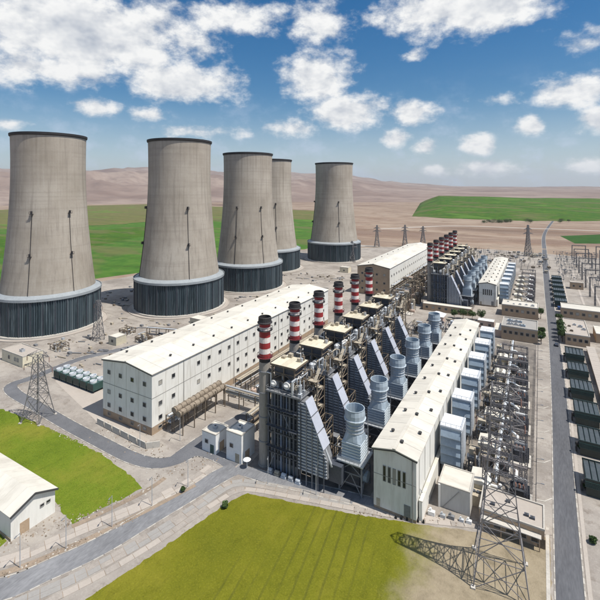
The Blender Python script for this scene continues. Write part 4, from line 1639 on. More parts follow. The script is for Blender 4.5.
for i in range(nf):
    y = 372 + 20.5 * i
    repeat(copy_tree(f0), 0, (-24.6, y, .05), 'blue grey air intake house, %s beside the far gas turbine hall' % ordn(i, nf), 'intake houses of the far hall')
    repeat(copy_tree(g0), 0, (-15.6, y - 6.4, .05), 'cream generator house, %s in the far row' % ordn(i, nf), 'generator houses of the far row')
    repeat(copy_tree(x0), 0, (-7, y - 4, .05), 'dark transformer, %s in the far row' % ordn(i, nf), 'transformers of the far row')
    repeat(copy_tree(ga), 0, (-9.4, y - 8.2, .05), 'lattice busbar gantry, %s in the far row' % ordn(i, nf), 'gantries of the far row')


def cooler_bank():
    t = thing('fin_fan_cooler', 'x', 'cooler')
    for x in (-3.6, 0, 3.6):
        for y in (-5, 0, 5):
            MB().bar((x, y, 0), (x, y, 3.0), .3).build('leg', M['cooler_dark'], t)
    MB().box(-4.1, 4.1, -5.6, 5.6, 2.6, 4.6).build('housing', M['cooler_dark'], t)
    MB().box(-3.9, 3.9, -5.4, -5.2, .2, 2.6).build('front_panel', M['cooler_dark'], t)
    for k in range(5):
        MB().box(-4.2, 4.2, -5.72, -5.6, 2.7 + .38 * k, 2.86 + .38 * k).build('louvre_bar', M['green_unit'], t)
    for k in range(5):
        x = -3.2 + 1.6 * k
        MB().box(x - .62, x + .62, -5.3, 5.3, 4.6, 4.85).build('fin_bundle', M['cooler_fin'], t)
        MB().box(x - .74, x - .62, -5.4, 5.4, 4.6, 5.05).build('side_rail', M['cooler_dark'], t)
    MB().box(-4.2, 4.2, -5.6, -5.3, 4.6, 5.2).build('header_box', M['cooler_dark'], t)
    MB().box(-4.2, 4.2, 5.3, 5.6, 4.6, 5.2).build('header_box', M['cooler_dark'], t)
    mb = MB().cyl((-4.2, -4.4, 3.4), (-5.0, -4.4, 3.4), .55, n=10)
    mb.pipe([(-4.9, -4.4, 3.4), (-4.9, -4.4, .6), (-4.9, -2, .6)], .25, 8)
    mb.build('inlet_pipe', M['soot'], t)
    mb = MB()
    for k in range(3):
        mb.cyl((0, -3.6 + 3.6 * k, 2.6), (0, -3.6 + 3.6 * k, 2.1), 1.5, n=14)
    mb.build('fan_ring', M['galv'], t)
    return t


k0 = cooler_bank()
for i in range(6):
    repeat(k0, i, (15.9, 157 + 22.0 * i, .05), 'black green fin fan cooler right of the road, %s in the near row' % ordn(i, 6), 'coolers of the near row')
for i in range(6):
    repeat(copy_tree(k0), 0, (14.0, 385 + 19.5 * i, .05), 'black green fin fan cooler right of the road, %s in the far row' % ordn(i, 6), 'coolers of the far row')

# low shed with a panelled pink roof right of the coolers
t = thing('cable_shed', 'long low shed with pink panelled roof right of the coolers', 'shed', (24.6, 158, 0))
MB().box(-1.7, 1.7, 0, 128, 0, 2.6).build('wall', M['tan_wall'], t)
rs = MB().box(-2.0, 2.0, .04, 3.16, 2.6, 2.8).mesh('roof_panel', M['pinkwall_r'] if 'pinkwall_r' in M else M['paving'])
for k in range(40):
    put('roof_panel', rs, t, (0, 3.2 * k, .01 * (k % 2)))

# plant behind the front office block: row of lamp and fence posts along the bays
mb = MB()
mb.cyl((0, 0, 0), (0, 0, 8.2), .12, .08, n=7)
pm = mb.mesh('pole', M['lattice_pink'])
arm = MB().bar((0, 0, 8.1), (1.8, 0, 8.4), .1).box(1.3, 2.1, -.15, .15, 8.32, 8.46).mesh('lamp_arm', M['steel_grey'])
for i in range(12):
    t = thing('lamp_post', 'thin lamp post left of the straight road, %s in its line' % (ORD + ['eleventh', 'twelfth'])[i].replace('nearest', 'first'), 'lamp post', (-1.0, 137 + 12.4 * i, .05), 0, 'lamp posts along the bays')
    put('pole', pm, t)
    put('lamp_arm', arm, t)
for i in range(11):
    mb = MB()
    for z in (.6, 1.2, 1.8):
        mb.bar((0, 0, z), (0, 11.6, z), .07)
    for k in range(6):
        mb.bar((0, 2.32 * k, 0), (0, 2.32 * k, 2.0), .12)
    o = mb.build('fence', M['lattice_pink'], None, (-1.9, 137.4 + 12.4 * i, .05))
    tag(o, 'low pink primed rail fence, %s panel from the front office' % (ORD + ['eleventh'])[i].replace('nearest', 'first'), 'fence', 'rail fence along the bays')


# ------------------------------------------------------------------ smaller buildings
def flat_block(name, label, x0, x1, y0, y1, h, wallm, roofm, wins=(), parapet=.6, door=None, group=None):
    t = thing(name, label, 'building', ((x0 + x1) / 2, y0, .04), 0, group)
    w, d = (x1 - x0) / 2, y1 - y0
    MB().box(-w, w, 0, d, 0, h).build('wall', wallm, t)
    MB().box(-w + .3, w - .3, .3, d - .3, h, h + .12).build('roof', roofm, t)
    e = .3
    MB().box(-w - .08, w + .08, -.08, e, h + .003, h + parapet).box(-w - .08, w + .08, d - e, d + .08, h + .003, h + parapet).box(-w - .08, -w + e, e, d - e, h + .003, h + parapet - .01).box(w - e, w + .08, e, d - e, h + .003, h + parapet - .01).build('parapet', M['kerb'], t)
    for (x, z, ww, hh) in wins:
        window(t, (x, 0, z), ww, hh, 'y')
    if door:
        MB().box(door - .9, door + .9, -.06, 0, .1, 2.5).build('door', M['steel_brown'], t)
    return t, w, d


def roof_ac(t, x, y, z, s=1.0, m='galv'):
    mb = MB().box(x - s, x + s, y - s * .7, y + s * .7, z, z + s * 1.1)
    mb.cyl((x, y, z + s * 1.1), (x, y, z + s * 1.2), s * .5, n=10, m=1)
    mb.build('air_unit', [M[m], M['dark_trim']], t)


t, w, d = flat_block('front_office', 'low tan office with pink flat roof behind the big pylon', -14.4, 1.0, 123.6, 133.2, 4.6, M['tan_wall'], M['pinkroof'] if 'pinkroof' in M else M['paving'], [(-6 + 2.9 * k, 2.3, 1.7, 2.2) for k in range(5)], .5, door=7.0)
for x, y in ((-4.6, 3.2), (3.6, 3.4), (5.0, 3.0), (-1.0, 6.4)):
    roof_ac(t, x, y, 4.7, .55, 'steel_dark')
MB().box(-7.0, 7.0, -1.6, -.02, 3.2, 3.4).build('awning', M['concrete'], t)
for x in (-6.6, -2.2, 2.2, 6.6):
    MB().bar((x, -1.45, 0), (x, -1.45, 3.2), .22).build('awning_post', M['tan_wall'], t)

M['annex_grey'] = mat('pale_grey_cladding', (.56, .55, .52), .6, .1, .1, 1.3, streak=(1, 1, .2), stain=((.36, .34, .3), .4, .5))
t, w, d = flat_block('annex', 'plain pale annex block beside the near cream hall end', -25.6, -17.0, 125.5, 134.5, 6.6, M['annex_grey'], M['cream_roof'], [], .3)
MB().bar((-3.0, -.08, .2), (1.4, -.08, 6.0), .14).build('hand_rail', M['frame'], t)
MB().box(-4.2, -3.7, -.5, 0, 0, 6.5).build('buttress', M['cream'], t)
for k, (x, y, s) in enumerate(((-26.5, 121, .9), (-23.6, 121.6, .7), (-21.4, 122.2, .8), (-18.8, 122.6, .6), (-16.9, 123, .7))):
    mb = MB().box(-s, s, -s * .6, s * .6, 0, s * 1.2)
    mb.cyl((-s * .3, 0, s * 1.1), (-s * .3, 0, s * 2.0), s * .35, n=8)
    tag(mb.build('switch_box', M[('white', 'galv', 'steel_grey', 'pale_grey', 'white')[k]], None, (x, y, .1)), 'small outdoor switch box, %s from the left before the annex' % ['first', 'second', 'third', 'fourth', 'fifth'][k], 'switch box', 'switch boxes before the annex')
for k in range(6):
    mb = MB().lathe([(0, 0), (.32, 0), (.26, .7), (0, .85)], 8)
    tag(mb.build('bollard', M['rubber'], None, (*at(396 + 5.5 * k, 518.5 + .9 * k), .1)), 'black bollard before the grey hall end, %s from the left' % ORD[k].replace('nearest', 'first'), 'bollard', 'bollards before the hall end')

# two white kiosks beside the boilers
for (x0_, x1_, y0_, y1_, h, lab) in ((-103.2, -97.0, 111.2, 118, 6.6, 'lower white kiosk with a dark door beside the road junction'), (-92.6, -86.2, 111.6, 119, 9.4, 'taller white kiosk standing next to the nearest chimney')):
    t, w, d = flat_block('kiosk', lab, x0_, x1_, y0_, y1_, h, M['white'], M['cream_roof'], [(-1.0, h * .55, 1.2, 1.1)], .35, group='white kiosks by the junction')
    MB().box(.6, 2.3, -.07, 0, .1, 3.0).build('door', M['green_unit'] if h < 8 else M['steel_beige'], t)
    MB().box(w, w + .06, 2, 4.4, .1, 3.2).build('side_door', M['tan_wall'], t)
    roof_ac(t, 0, 3.4, h + .12, .8)
o = MB().lathe([(0, 0), (.12, 0), (.12, 2.6), (1.3, 2.7), (0, 3.3)], 12).build('parasol', M['white'], None, (-83.6, 111.2, .1))
tag(o, 'white domed shelter on a post at the boiler foot', 'shelter')

# brick offices between the two generating blocks
t, w, d = flat_block('office_block', 'tan office with blue grey roof plant, nearer of the two left of the road', -20.5, -1.2, 284, 304, 7.6, M['tan_wall'], M['paving_grey'], [(-7.6 + 3.0 * k, 4.6, 1.5, 1.6) for k in range(6)], .7)
for k in range(9):
    roof_ac(t, -6 + 2.0 * (k % 5) + random.uniform(-.5, .5), 6 + 6 * (k // 5) + random.uniform(-1, 1), 7.7, random.uniform(.8, 1.4), random.choice(('blue_grey', 'galv', 'filter_blue')))
MB().box(-w - 4, -w - .1, 2, 16, 0, 4.2).build('side_wing', M['pinkwall'], t)
MB().box(-w - 4.2, -w - .05, 1.8, 16.2, 4.21, 4.5).build('wing_roof', M['cream_roof'], t)
t, w, d = flat_block('office_block', 'tan office with plain roof, farther of the two left of the road', -24, -1.0, 336, 352, 7.6, M['tan_wall'], M['cream_roof'], [(-8.4 + 3.4 * k, 4.4, 1.6, 1.7) for k in range(6)], .7)
for k in range(5):
    roof_ac(t, -8 + 4 * k, random.uniform(5, 11), 7.7, random.uniform(.6, 1.1))
t, w, d = flat_block('canopy_building', 'long narrow building with pale roof before the far boilers', -77, -43, 322, 328, 4.8, M['tan_wall'], M['cream_roof'], [(-14 + 4.6 * k, 2.6, 1.6, 1.4) for k in range(7)], .3)
t = thing('pyramid_hut', 'small hut with bright white hipped roof behind the near boilers', 'hut', (-61.5, 296, .04))
MB().box(-4.2, 4.2, 0, 8.4, 0, 4.2).build('wall', M['pinkwall'], t)
MB().add([(-4.9, -.6, 4.2), (4.9, -.6, 4.2), (4.9, 9, 4.2), (-4.9, 9, 4.2), (-1, 4.2, 6.6), (1, 4.2, 6.6)], [(0, 1, 5, 4), (1, 2, 5), (2, 3, 4, 5), (3, 0, 4), (3, 2, 1, 0)]).build('roof', M['white'], t)
for k in range(2):
    window(t, (-2 + 4 * k, 0, 2.2), 1.4, 1.3, 'y')
t, w, d = flat_block('pump_house', 'small white roofed canopy left of the farther tan office', -36, -26, 300, 306, 4.4, M['pinkwall'], M['white'], [(-2.4, 2.2, 1.4, 1.3), (2.4, 2.2, 1.4, 1.3)], .25)
t, w, d = flat_block('office_block', 'wide brown office with pale roof at the right edge, beyond the coolers', 13.2, 44, 352, 368, 6.4, M['tan_wall'], M['cream_roof'], [(-13 + 3.6 * k, 3.6, 1.7, 1.7) for k in range(8)], .6)
t, w, d = flat_block('office_block', 'brown office with pink roof terrace right of the straight road', 13.0, 25, 292, 326, 6.0, M['tan_wall'], M['paving'], [(-4.2 + 2.8 * k, 3.4, 1.5, 1.6) for k in range(4)], .6)
for k in range(5):
    roof_ac(t, random.uniform(-4, 4), random.uniform(5, 28), 6.1, random.uniform(.7, 1.2), random.choice(('steel_brown', 'galv')))
t, w, d = flat_block('store', 'low brown store with cream roof, rightmost beside the pink roofed office', 29, 52, 304, 322, 5.2, M['tan_wall'], M['cream_roof'], [(-8 + 3.4 * k, 2.8, 1.5, 1.4) for k in range(5)], .4)
t, w, d = flat_block('control_hut', 'small brown hut at the far end of the far coolers', 24, 34, 455, 463, 6, M['tan_wall'], M['paving'], [(-2.4, 3, 1.4, 1.4), (2.4, 3, 1.4, 1.4)], .4)
t, w, d = flat_block('gate_house', 'beige hut at the left edge under the nearest cooling tower', -250, -229.5, 116, 126, 5.4, M['canopy'], M['paving'], [(3.0, 3, 1.4, 1.6), (5.6, 3, 1.4, 1.6), (-3, 3, 1.4, 1.6)], .5)
roof_ac(t, 2, 4, 5.5, 1.2)
t, w, d = flat_block('pump_house', 'beige hut at the foot of the second cooling tower', -200, -190.5, 204, 212, 6.4, M['canopy'], M['cream_roof'], [(-2.4, 3.2, 1.4, 1.6), (2.2, 3.2, 1.4, 1.6)], .4)
t, w, d = flat_block('pump_house', 'small beige hut between the nearest tower and the long white hall', -221, -214, 159, 166, 4.6, M['canopy'], M['cream_roof'], [(0, 2.4, 1.4, 1.3)], .4)
t, w, d = flat_block('pump_house', 'small beige hut before the farthest cooling tower', -190, -180, 420, 428, 5.5, M['canopy'], M['cream_roof'], [(0, 2.4, 1.4, 1.3)], .4)

# retaining wall by the long hall
t = thing('retaining_wall', 'grey concrete retaining wall at the corner of the long white hall', 'wall', (0, 0, .04))
a, b, c = at(97, 423.5), at(146, 449), at(160, 447)
for p, q in ((a, b), (b, c)):
    n = max(2, int((Vector(p) - Vector(q)).length / 4.5))
    for k in range(n):
        u0, u1 = k / n, (k + 1) / n
        P0, P1 = Vector((*p, 0)).lerp(Vector((*q, 0)), u0 + .01), Vector((*p, 0)).lerp(Vector((*q, 0)), u1 - .01)
        MB().bar(P0 + Vector((0, 0, 1.1)), P1 + Vector((0, 0, 1.1)), .35, 2.2).build('wall_panel', M['concrete'], t)


# ------------------------------------------------------------------ pipework
def pipe_rack(label, p, q, h, m='steel_beige', w=3.2, n=5, levels=2, seed=1, group=None):
    p, q = Vector((*p, 0)), Vector((*q, 0))
    d = q - p
    Ld = d.length
    t = thing('pipe_rack', label, 'pipe rack', (p.x, p.y, .05), math.atan2(d.y, d.x), group)
    rnd = random.Random(seed)
    k = max(2, int(Ld / 6.5))
    for i in range(k + 1):
        x = Ld * i / k
        for y in (-w / 2, w / 2):
            MB().bar((x, y, 0), (x, y, h + .3), .3).build('post', M['steel_brown'], t)
        for lv in range(levels):
            MB().bar((x, -w / 2, h - 2.2 * lv), (x, w / 2, h - 2.2 * lv), .26).build('crossbeam', M['steel_brown'], t)
    for lv in range(levels):
        z0 = h - 2.2 * lv + .13
        for i in range(n):
            r = rnd.choice((.16, .22, .3, .4))
            y = -w / 2 + .45 + (w - .9) * i / (n - 1)
            MB().cyl((-.4, y, z0 + r), (Ld + .4, y, z0 + r), r, n=9).build('pipe', M[rnd.choice((m, 'galv', 'steel_beige', 'steel_brown', 'pale_grey'))], t)
    return t


pipe_rack('beige pipe rack stretching along the foot of the long white hall', (-122.0, 113.5), (-121.4, 138), 5.4, seed=3)
pipe_rack('pipe rack crossing from the long white hall to the nearest boiler', (-116.5, 140.2), (-84.5, 141), 7.0, seed=4)
pipe_rack('brown pipe rack along the long white hall behind the chimneys', (-114.5, 146), (-112, 236), 8.0, seed=5)
pipe_rack('pipe rack running behind the row of near chimneys', (-92, 124), (-91, 236), 9.0, seed=6, levels=3)
pipe_rack('brown pipe rack between the near boilers and the far turbine hall', (-96, 246), (-92, 330), 9.5, seed=7, levels=3)
pipe_rack('pipe rack at the foot of the far boilers by the far turbine hall', (-107, 345), (-105, 470), 10, seed=8, levels=3)
pipe_rack('tall pipe rack between the near transformers and generator houses', (-11.8, 138), (-13.4, 262), 6.2, seed=9, levels=2, w=1.7, n=4)
pipe_rack('pipe rack crossing the yard behind the second cooling tower foot', (-214, 182), (-170, 196), 4.0, seed=10, levels=1)
pipe_rack('pipe rack between exhaust stacks and the near cream hall', (-43.8, 126), (-43.8, 246), 5.0, seed=12, levels=2, w=1.6, n=4)
M['duct_brown'] = mat('brown_duct_lagging', (.25, .205, .155), .7, .35, .5, 3.0)
# feed water gallery: the ribbed twin trunk on the white hall's flank
t = thing('duct_gallery', 'ribbed brown twin duct leaning on the flank of the long white hall', 'duct', (-117.4, 112.8, .05))
for k, (x, z) in enumerate(((-1.2, 8.8), (1.1, 8.0))):
    MB().cyl((x, 0, z), (x, 26, z), 1.15, n=12).build('duct', M['duct_brown'], t)
    for q in range(11):
        MB().cyl((x, .6 + 2.45 * q, z), (x, .9 + 2.45 * q, z), 1.3, n=12).build('duct_flange', M['steel_brown'], t)
for q in range(5):
    for x in (-2.3, 2.3):
        MB().bar((x, 1 + 6 * q, 0), (x, 1 + 6 * q, 9.0), .3).build('post', M['steel_brown'], t)
    MB().bar((-2.5, 1 + 6 * q, 6.7), (2.5, 1 + 6 * q, 6.7), .35).build('crossbeam', M['steel_brown'], t)


def skid(label, x, y, w, d, h, seed, pal=('steel_brown', 'steel_beige', 'galv', 'pinkwall'), group=None):
    """process equipment: frame, vessels, boxes, pipes"""
    rnd = random.Random(seed)
    t = thing('process_skid', label, 'process plant', (x, y, .05), 0, group)
    MB().box(-w / 2, w / 2, -d / 2, d / 2, 0, .35).build('base', M['concrete'], t)
    mb = MB()
    for px in (-w / 2 + .3, 0, w / 2 - .3):
        for py in (-d / 2 + .3, d / 2 - .3):
            mb.bar((px, py, .3), (px, py, h), .28)
    for z in (h * .5, h):
        for py in (-d / 2 + .3, d / 2 - .3):
            mb.bar((-w / 2 + .3, py, z), (w / 2 - .3, py, z), .24)
        for px in (-w / 2 + .3, 0, w / 2 - .3):
            mb.bar((px, -d / 2 + .3, z), (px, d / 2 - .3, z), .24)
    mb.bar((-w / 2 + .3, -d / 2 + .3, .3), (0, -d / 2 + .3, h * .5), .18).bar((0, -d / 2 + .3, h * .5), (w / 2 - .3, -d / 2 + .3, h), .18)
    mb.build('frame', M[pal[0]], t)
    for k in range(max(3, int(w * d / 10))):
        px, py = rnd.uniform(-w / 2 + 1, w / 2 - 1), rnd.uniform(-d / 2 + 1, d / 2 - 1)
        m = M[rnd.choice(pal)]
        c = rnd.random()
        if c < .35:
            r = rnd.uniform(.6, 1.3)
            hh = rnd.uniform(.4, .95) * h
            MB().lathe([(0, .3), (r, .3), (r, hh), (r * .7, hh + r * .35), (0, hh + r * .5)], 12, 0, (px, py, 0)).build('vessel', m, t)
        elif c < .6:
            r = rnd.uniform(.5, 1.0)
            z = rnd.choice((1.4, h * .5 + 1.2, h + 1.1))
            MB().cyl((px - 1.8, py, z), (px + 1.8, py, z), r, n=12).box(px - 1.2, px + 1.2, py - .3, py + .3, z - r - .4, z - r * .6).build('exchanger', m, t)
        else:
            s = rnd.uniform(.6, 1.4)
            z = rnd.choice((.3, .3, h * .5 + .1, h + .1))
            MB().box(px - s, px + s, py - s, py + s, z, z + rnd.uniform(1, 2.4)).build('cabinet', m, t)
    for k in range(5):
        a = (rnd.uniform(-w / 2, w / 2), rnd.uniform(-d / 2, d / 2))
        b = (rnd.uniform(-w / 2, w / 2), rnd.uniform(-d / 2, d / 2))
        z = rnd.uniform(h * .4, h + 2)
        MB().pipe([(a[0], a[1], .3), (a[0], a[1], z), (b[0], a[1], z), (b[0], b[1], z), (b[0], b[1], .3)], rnd.choice((.14, .2, .28)), 7).build('process_pipe', M[rnd.choice(('galv', 'steel_beige', 'steel_brown'))], t)
    return t


n = 0
for i in range(5):
    skid('brown process plant between chimneys and long white hall, %s from the kiosks' % ORD[i].replace('nearest', 'first'), -103, 152 + 18 * i, 13, 12, 7, 40 + i, group='process plant behind the near chimneys')
for i in range(5):
    skid('brown process plant before the far turbine hall, %s in its row' % ORD[i].replace('nearest', 'first'), -97 + (i % 2) * 9, 258 + 17 * i, 15, 14, 10 + (i % 2) * 4, 60 + i, group='process plant before the far hall')
for i in range(7):
    skid('tall brown process plant left of the far boilers, %s in its row' % ordn(i, 7), -88 - 6 * (i % 2), 336 + 13 * i, 13, 11, 13 + 3 * (i % 2), 70 + i, ('steel_brown', 'steel_beige', 'pinkwall', 'steel_brown'), 'process plant left of the far boilers')
for i in range(4):
    skid('grey process plant between near boilers and narrow building, %s from the hut' % ORD[i].replace('nearest', 'first'), -78 + 10 * i, 262 + 7 * i, 9, 11, 5.5, 80 + i, ('steel_dark', 'galv', 'steel_beige', 'pale_grey'), 'process plant behind the near boilers')
for i in range(6):
    skid('dark plant below the boiler inlet duct, %s along the near row' % ordn(i, 6), -59.6, 130.6 + 19.3 * i, 5, 7, 6, 100 + i, ('steel_dark', 'steel_grey', 'galv', 'steel_brown'), 'plant between near boilers and stacks')
for i in range(4):
    skid('grey yard plant between towers and long hall, %s from the left' % ORD[i].replace('nearest', 'first'), (-238, -226, -206, -186)[i], (140, 176, 172, 224)[i], 8, 7, 3.4, 120 + i, ('steel_brown', 'galv', 'steel_grey', 'steel_beige'), 'yard plant by the towers')
for i in range(6):
    skid('grey cable plant between intake houses and generators, %s in its row' % ordn(i, 6), -18.6, 147.5 + 20.6 * i, 3.4, 7, 5.4, 160 + i, ('steel_dark', 'steel_beige', 'galv', 'steel_grey'), 'cable plant beside the intake houses')
for i in range(5):
    skid('dark switch plant beside the near generator houses, %s in its row' % ordn(i, 5), -10.2 - .3 * i, 151 + 20.6 * i, 3.6, 6, 4.6, 140 + i, ('steel_dark', 'steel_grey', 'lattice', 'galv'), 'switch plant among the near transformers')


def green_cooler():
    t = thing('green_cooler', 'x', 'cooler')
    MB().box(-2.2, 2.2, -3.4, 3.4, .9, 4.0).build('body', M['green_unit'], t)
    for x in (-1.9, 1.9):
        for y in (-3, 3):
            MB().bar((x, y, 0), (x, y, .95), .3).build('leg', M['soot'], t)
    for y in (-1.7, 1.7):
        mb = MB().lathe([(1.5, 4.0), (1.5, 4.9), (1.3, 4.9), (1.3, 4.2), (0, 4.2)], 14, 0, (0, y, 0))
        mb.build('fan_cowl', M['filter_top'], t)
        mb = MB()
        for k in range(4):
            a = k * math.pi / 2 + .4
            mb.bar((0, y, 4.5), (1.2 * math.cos(a), y + 1.2 * math.sin(a), 4.5), .35, .06)
        mb.build('fan_blade', M['blue_grey'], t)
    for k in range(6):
        MB().box(-2.28, 2.28, -3.46, -3.4, 1.2 + .45 * k, 1.45 + .45 * k).build('louvre', M['cooler_dark'], t)
    return t


gc = green_cooler()
for i in range(6):
    repeat(gc, i, (-201.5 + 5.2 * i, 120.4, .06), 'green cooler with pale fan tops left of the long white hall, %s from the left' % ORD[i].replace('nearest', 'first'), 'green coolers by the long hall')


# ------------------------------------------------------------------ pylons
def pylon(name, label, loc, rz, stations, arms, r=.16, panels=6, m='lattice', group=None):
    """stations: (height, width); arms: (height, half length)"""
    t = thing(name, label, 'pylon', loc, rz, group)
    for k, ((z0, w0), (z1, w1)) in enumerate(zip(stations[:-1], stations[1:])):
        n = max(1, round((z1 - z0) / ((w0 + w1) / 2) * .9))
        mb = MB()
        prev = None
        for q in range(n + 1):
            z = z0 + (z1 - z0) * q / n
            h = (w0 + (w1 - w0) * q / n) / 2
            cur = [Vector((sx * h, sy * h, z)) for sx, sy in ((-1, -1), (1, -1), (1, 1), (-1, 1))]
            if prev:
                for i in range(4):
                    j = (i + 1) % 4
                    mb.bar(prev[i], cur[i], r * 1.6)
                    mb.bar(prev[i], cur[j], r)
                    mb.bar(prev[j], cur[i], r)
                    mid = (cur[i] + cur[j]) / 2
                    if (w0 + w1) > 7:
                        mb.bar((prev[i] + cur[i]) / 2, (prev[i] + cur[i] + prev[j] + cur[j]) / 4, r * .7)
                        mb.bar((prev[j] + cur[j]) / 2, (prev[i] + cur[i] + prev[j] + cur[j]) / 4, r * .7)
            if q > 0 or k == 0 and z > 0:
                for i in range(4):
                    mb.bar(cur[i], cur[(i + 1) % 4], r)
            prev = cur
        mb.build('leg_section' if k == 0 else 'mast_section', M[m], t)
    w0 = stations[0][1] / 2
    for sx in (-1, 1):
        for sy in (-1, 1):
            MB().box(sx * w0 - .5, sx * w0 + .5, sy * w0 - .5, sy * w0 + .5, 0, .35).build('footing', M['concrete'], t)
    for z, l in arms:
        for s in (-1, 1):
            mb = MB()
            h = np.interp(z, [q[0] for q in stations], [q[1] for q in stations]) / 2
            tip = Vector((s * l, 0, z))
            for sy in (-1, 1):
                mb.bar((s * h, sy * h, z), tip, r)
                mb.bar((s * h, sy * h, z + 1.8), tip, r)
                for q in range(1, 4):
                    a = Vector((s * h, sy * h, z)).lerp(tip, q / 4)
                    b = Vector((s * h, sy * h, z + 1.8)).lerp(tip, (q - .6) / 4)
                    mb.bar(a, b, r * .7)
            mb.build('crossarm', M[m], t)
            mb = MB().cyl(tip, tip - Vector((0, 0, 2.2)), .07, n=5)
            for q in range(6):
                mb.cyl(tip - Vector((0, 0, .4 + .3 * q)), tip - Vector((0, 0, .46 + .3 * q)), .2, n=6)
            mb.build('insulator', M['porcelain'], t)
    return t


pylon('transmission_pylon', 'big grey lattice pylon in the lower right foreground', (-8.2, 110.0, .06), R(6), [(0, 11.6), (7, 9.6), (14.5, 7.6), (22, 6.2), (30, 5.0), (38, 4.2), (45, 3.4)], [(37, 5.2), (43, 4.4)], .135)
pylon('transmission_pylon', 'grey lattice pylon at left between the green lawn and the ring road', (-173.6, 93.5, .06), R(20), [(0, 8.4), (9, 5.4), (17, 3.4), (25, 2.4)], [(21, 6.4), (25, 5.0)], .14)
pylon('transmission_pylon', 'lattice pylon among yard plant beside the nearest cooling tower', (-232, 160, .05), 0, [(0, 5.2), (9, 3.6), (17, 2.4), (24, 1.8)], [(21, 4)], .17)
for k, (px, py, h) in enumerate(((377, 247, 34), (405, 246.5, 34), (528, 256, 42), (352, 262, 26), (423, 243, 28))):
    pylon('transmission_pylon', ['distant pylon standing on the plain right of the farthest tower', 'distant pylon above the far turbine hall roof', 'tall distant pylon beyond the far transformers', 'small pylon at the foot of the farthest cooling tower', 'distant pylon just left of the far chimneys'][k],
          (*at(px, py), .05), R(30), [(0, 7.5), (h * .4, 4.2), (h * .75, 2.4), (h, 1.4)], [(h * .72, 6.5), (h * .86, 5.2)], .34, group='distant pylons')
sg = gantry(15, 17, M['lattice'], 1, .2)
k = 0
for col, x in enumerate((44, 70)):
    for i in range(8):
        repeat(sg, k, (x, 392 + 38 * i, .05), 'dark switchyard gantry in the %s row, %s' % (('nearer', 'outer')[col], ordn(i, 8)), 'switchyard gantries', R(8))
        k += 1


def switchyard():
    """posts, isolators and busbars too small to tell apart"""
    rnd = random.Random(9)
    mb = MB()
    for k in range(520):
        x, y = rnd.uniform(16, 120), rnd.uniform(470, 690)
        h = rnd.uniform(2, 6)
        mb.bar((x, y, 0), (x, y, h), .25)
        if rnd.random() < .5:
            mb.box(x - .7, x + .7, y - .5, y + .5, h, h + .7)
        if rnd.random() < .3:
            mb.bar((x, y, h), (x + rnd.uniform(4, 10), y, h), .12)
    for k in range(420):
        x, y = rnd.uniform(-150, 10), rnd.uniform(520, 670)
        h = rnd.uniform(2, 7)
        mb.bar((x, y, 0), (x, y, h), .3)
        if rnd.random() < .6:
            s = rnd.uniform(.6, 2.0)
            mb.box(x - s, x + s, y - s, y + s, h * .4, h * .4 + s, rnd.choice((0, 1, 2)))
    o = mb.build('switchyard_equipment', [M['steel_grey'], M['steel_beige'], M['steel_brown']], None, (0, 0, .05))
    tag(o, 'mass of small posts and boxes of the far switchyard', 'switchyard', kind='stuff')
    mb = MB()
    for k in range(700):
        x, y = rnd.uniform(-330, -165), rnd.uniform(120, 400)
        if any((x - p[0]) ** 2 + (y - p[1]) ** 2 < 43 ** 2 for p in TOW):
            continue
        if y < 132 and x < -168:
            continue
        s = rnd.uniform(.3, 1.1)
        mb.box(x - s, x + s, y - s * .7, y + s * .7, 0, s * rnd.uniform(.5, 1.5), rnd.choice((0, 0, 1, 2)))
        if rnd.random() < .3:
            mb.cyl((x, y + 1, .4), (x + rnd.uniform(2, 7), y + rnd.uniform(1, 4), .4), .25, n=6, m=rnd.choice((0, 1)))
    o = mb.build('yard_clutter', [M['steel_grey'], M['steel_beige'], M['steel_brown']], None, (0, 0, .05))
    tag(o, 'scattered crates, pipes and spoil on the yard among the towers', 'clutter', kind='stuff')


switchyard()


def rubble(name, label, areas, n, seed):
    """stones, clods and scraps on bare ground"""
    rnd = random.Random(seed)
    mb = MB()
    for k in range(n):
        (x0, y0), (x1, y1), sd = rnd.choice(areas)
        t = rnd.random()
        x, y = x0 + (x1 - x0) * t + rnd.gauss(0, sd), y0 + (y1 - y0) * t + rnd.gauss(0, sd)
        s = rnd.uniform(.08, .32)
        a = rnd.uniform(0, 3)
        c, q = math.cos(a) * s, math.sin(a) * s
        h = s * rnd.uniform(.4, 1.1)
        mb.add([(x + c, y + q, 0), (x - q, y + c, 0), (x - c, y - q, 0), (x + q * 1.4, y - c, 0), (x + c * .3, y + q * .2, h), (x - c * .4, y, h * .8)], [(0, 1, 4), (1, 2, 5, 4), (2, 3, 5), (3, 0, 4, 5)], rnd.choice((0, 0, 1, 2)))
    o = mb.build(name, [M['dirt'], M['concrete'], M['steel_brown']], None, (0, 0, .06))
    tag(o, label, 'rubble', kind='stuff')


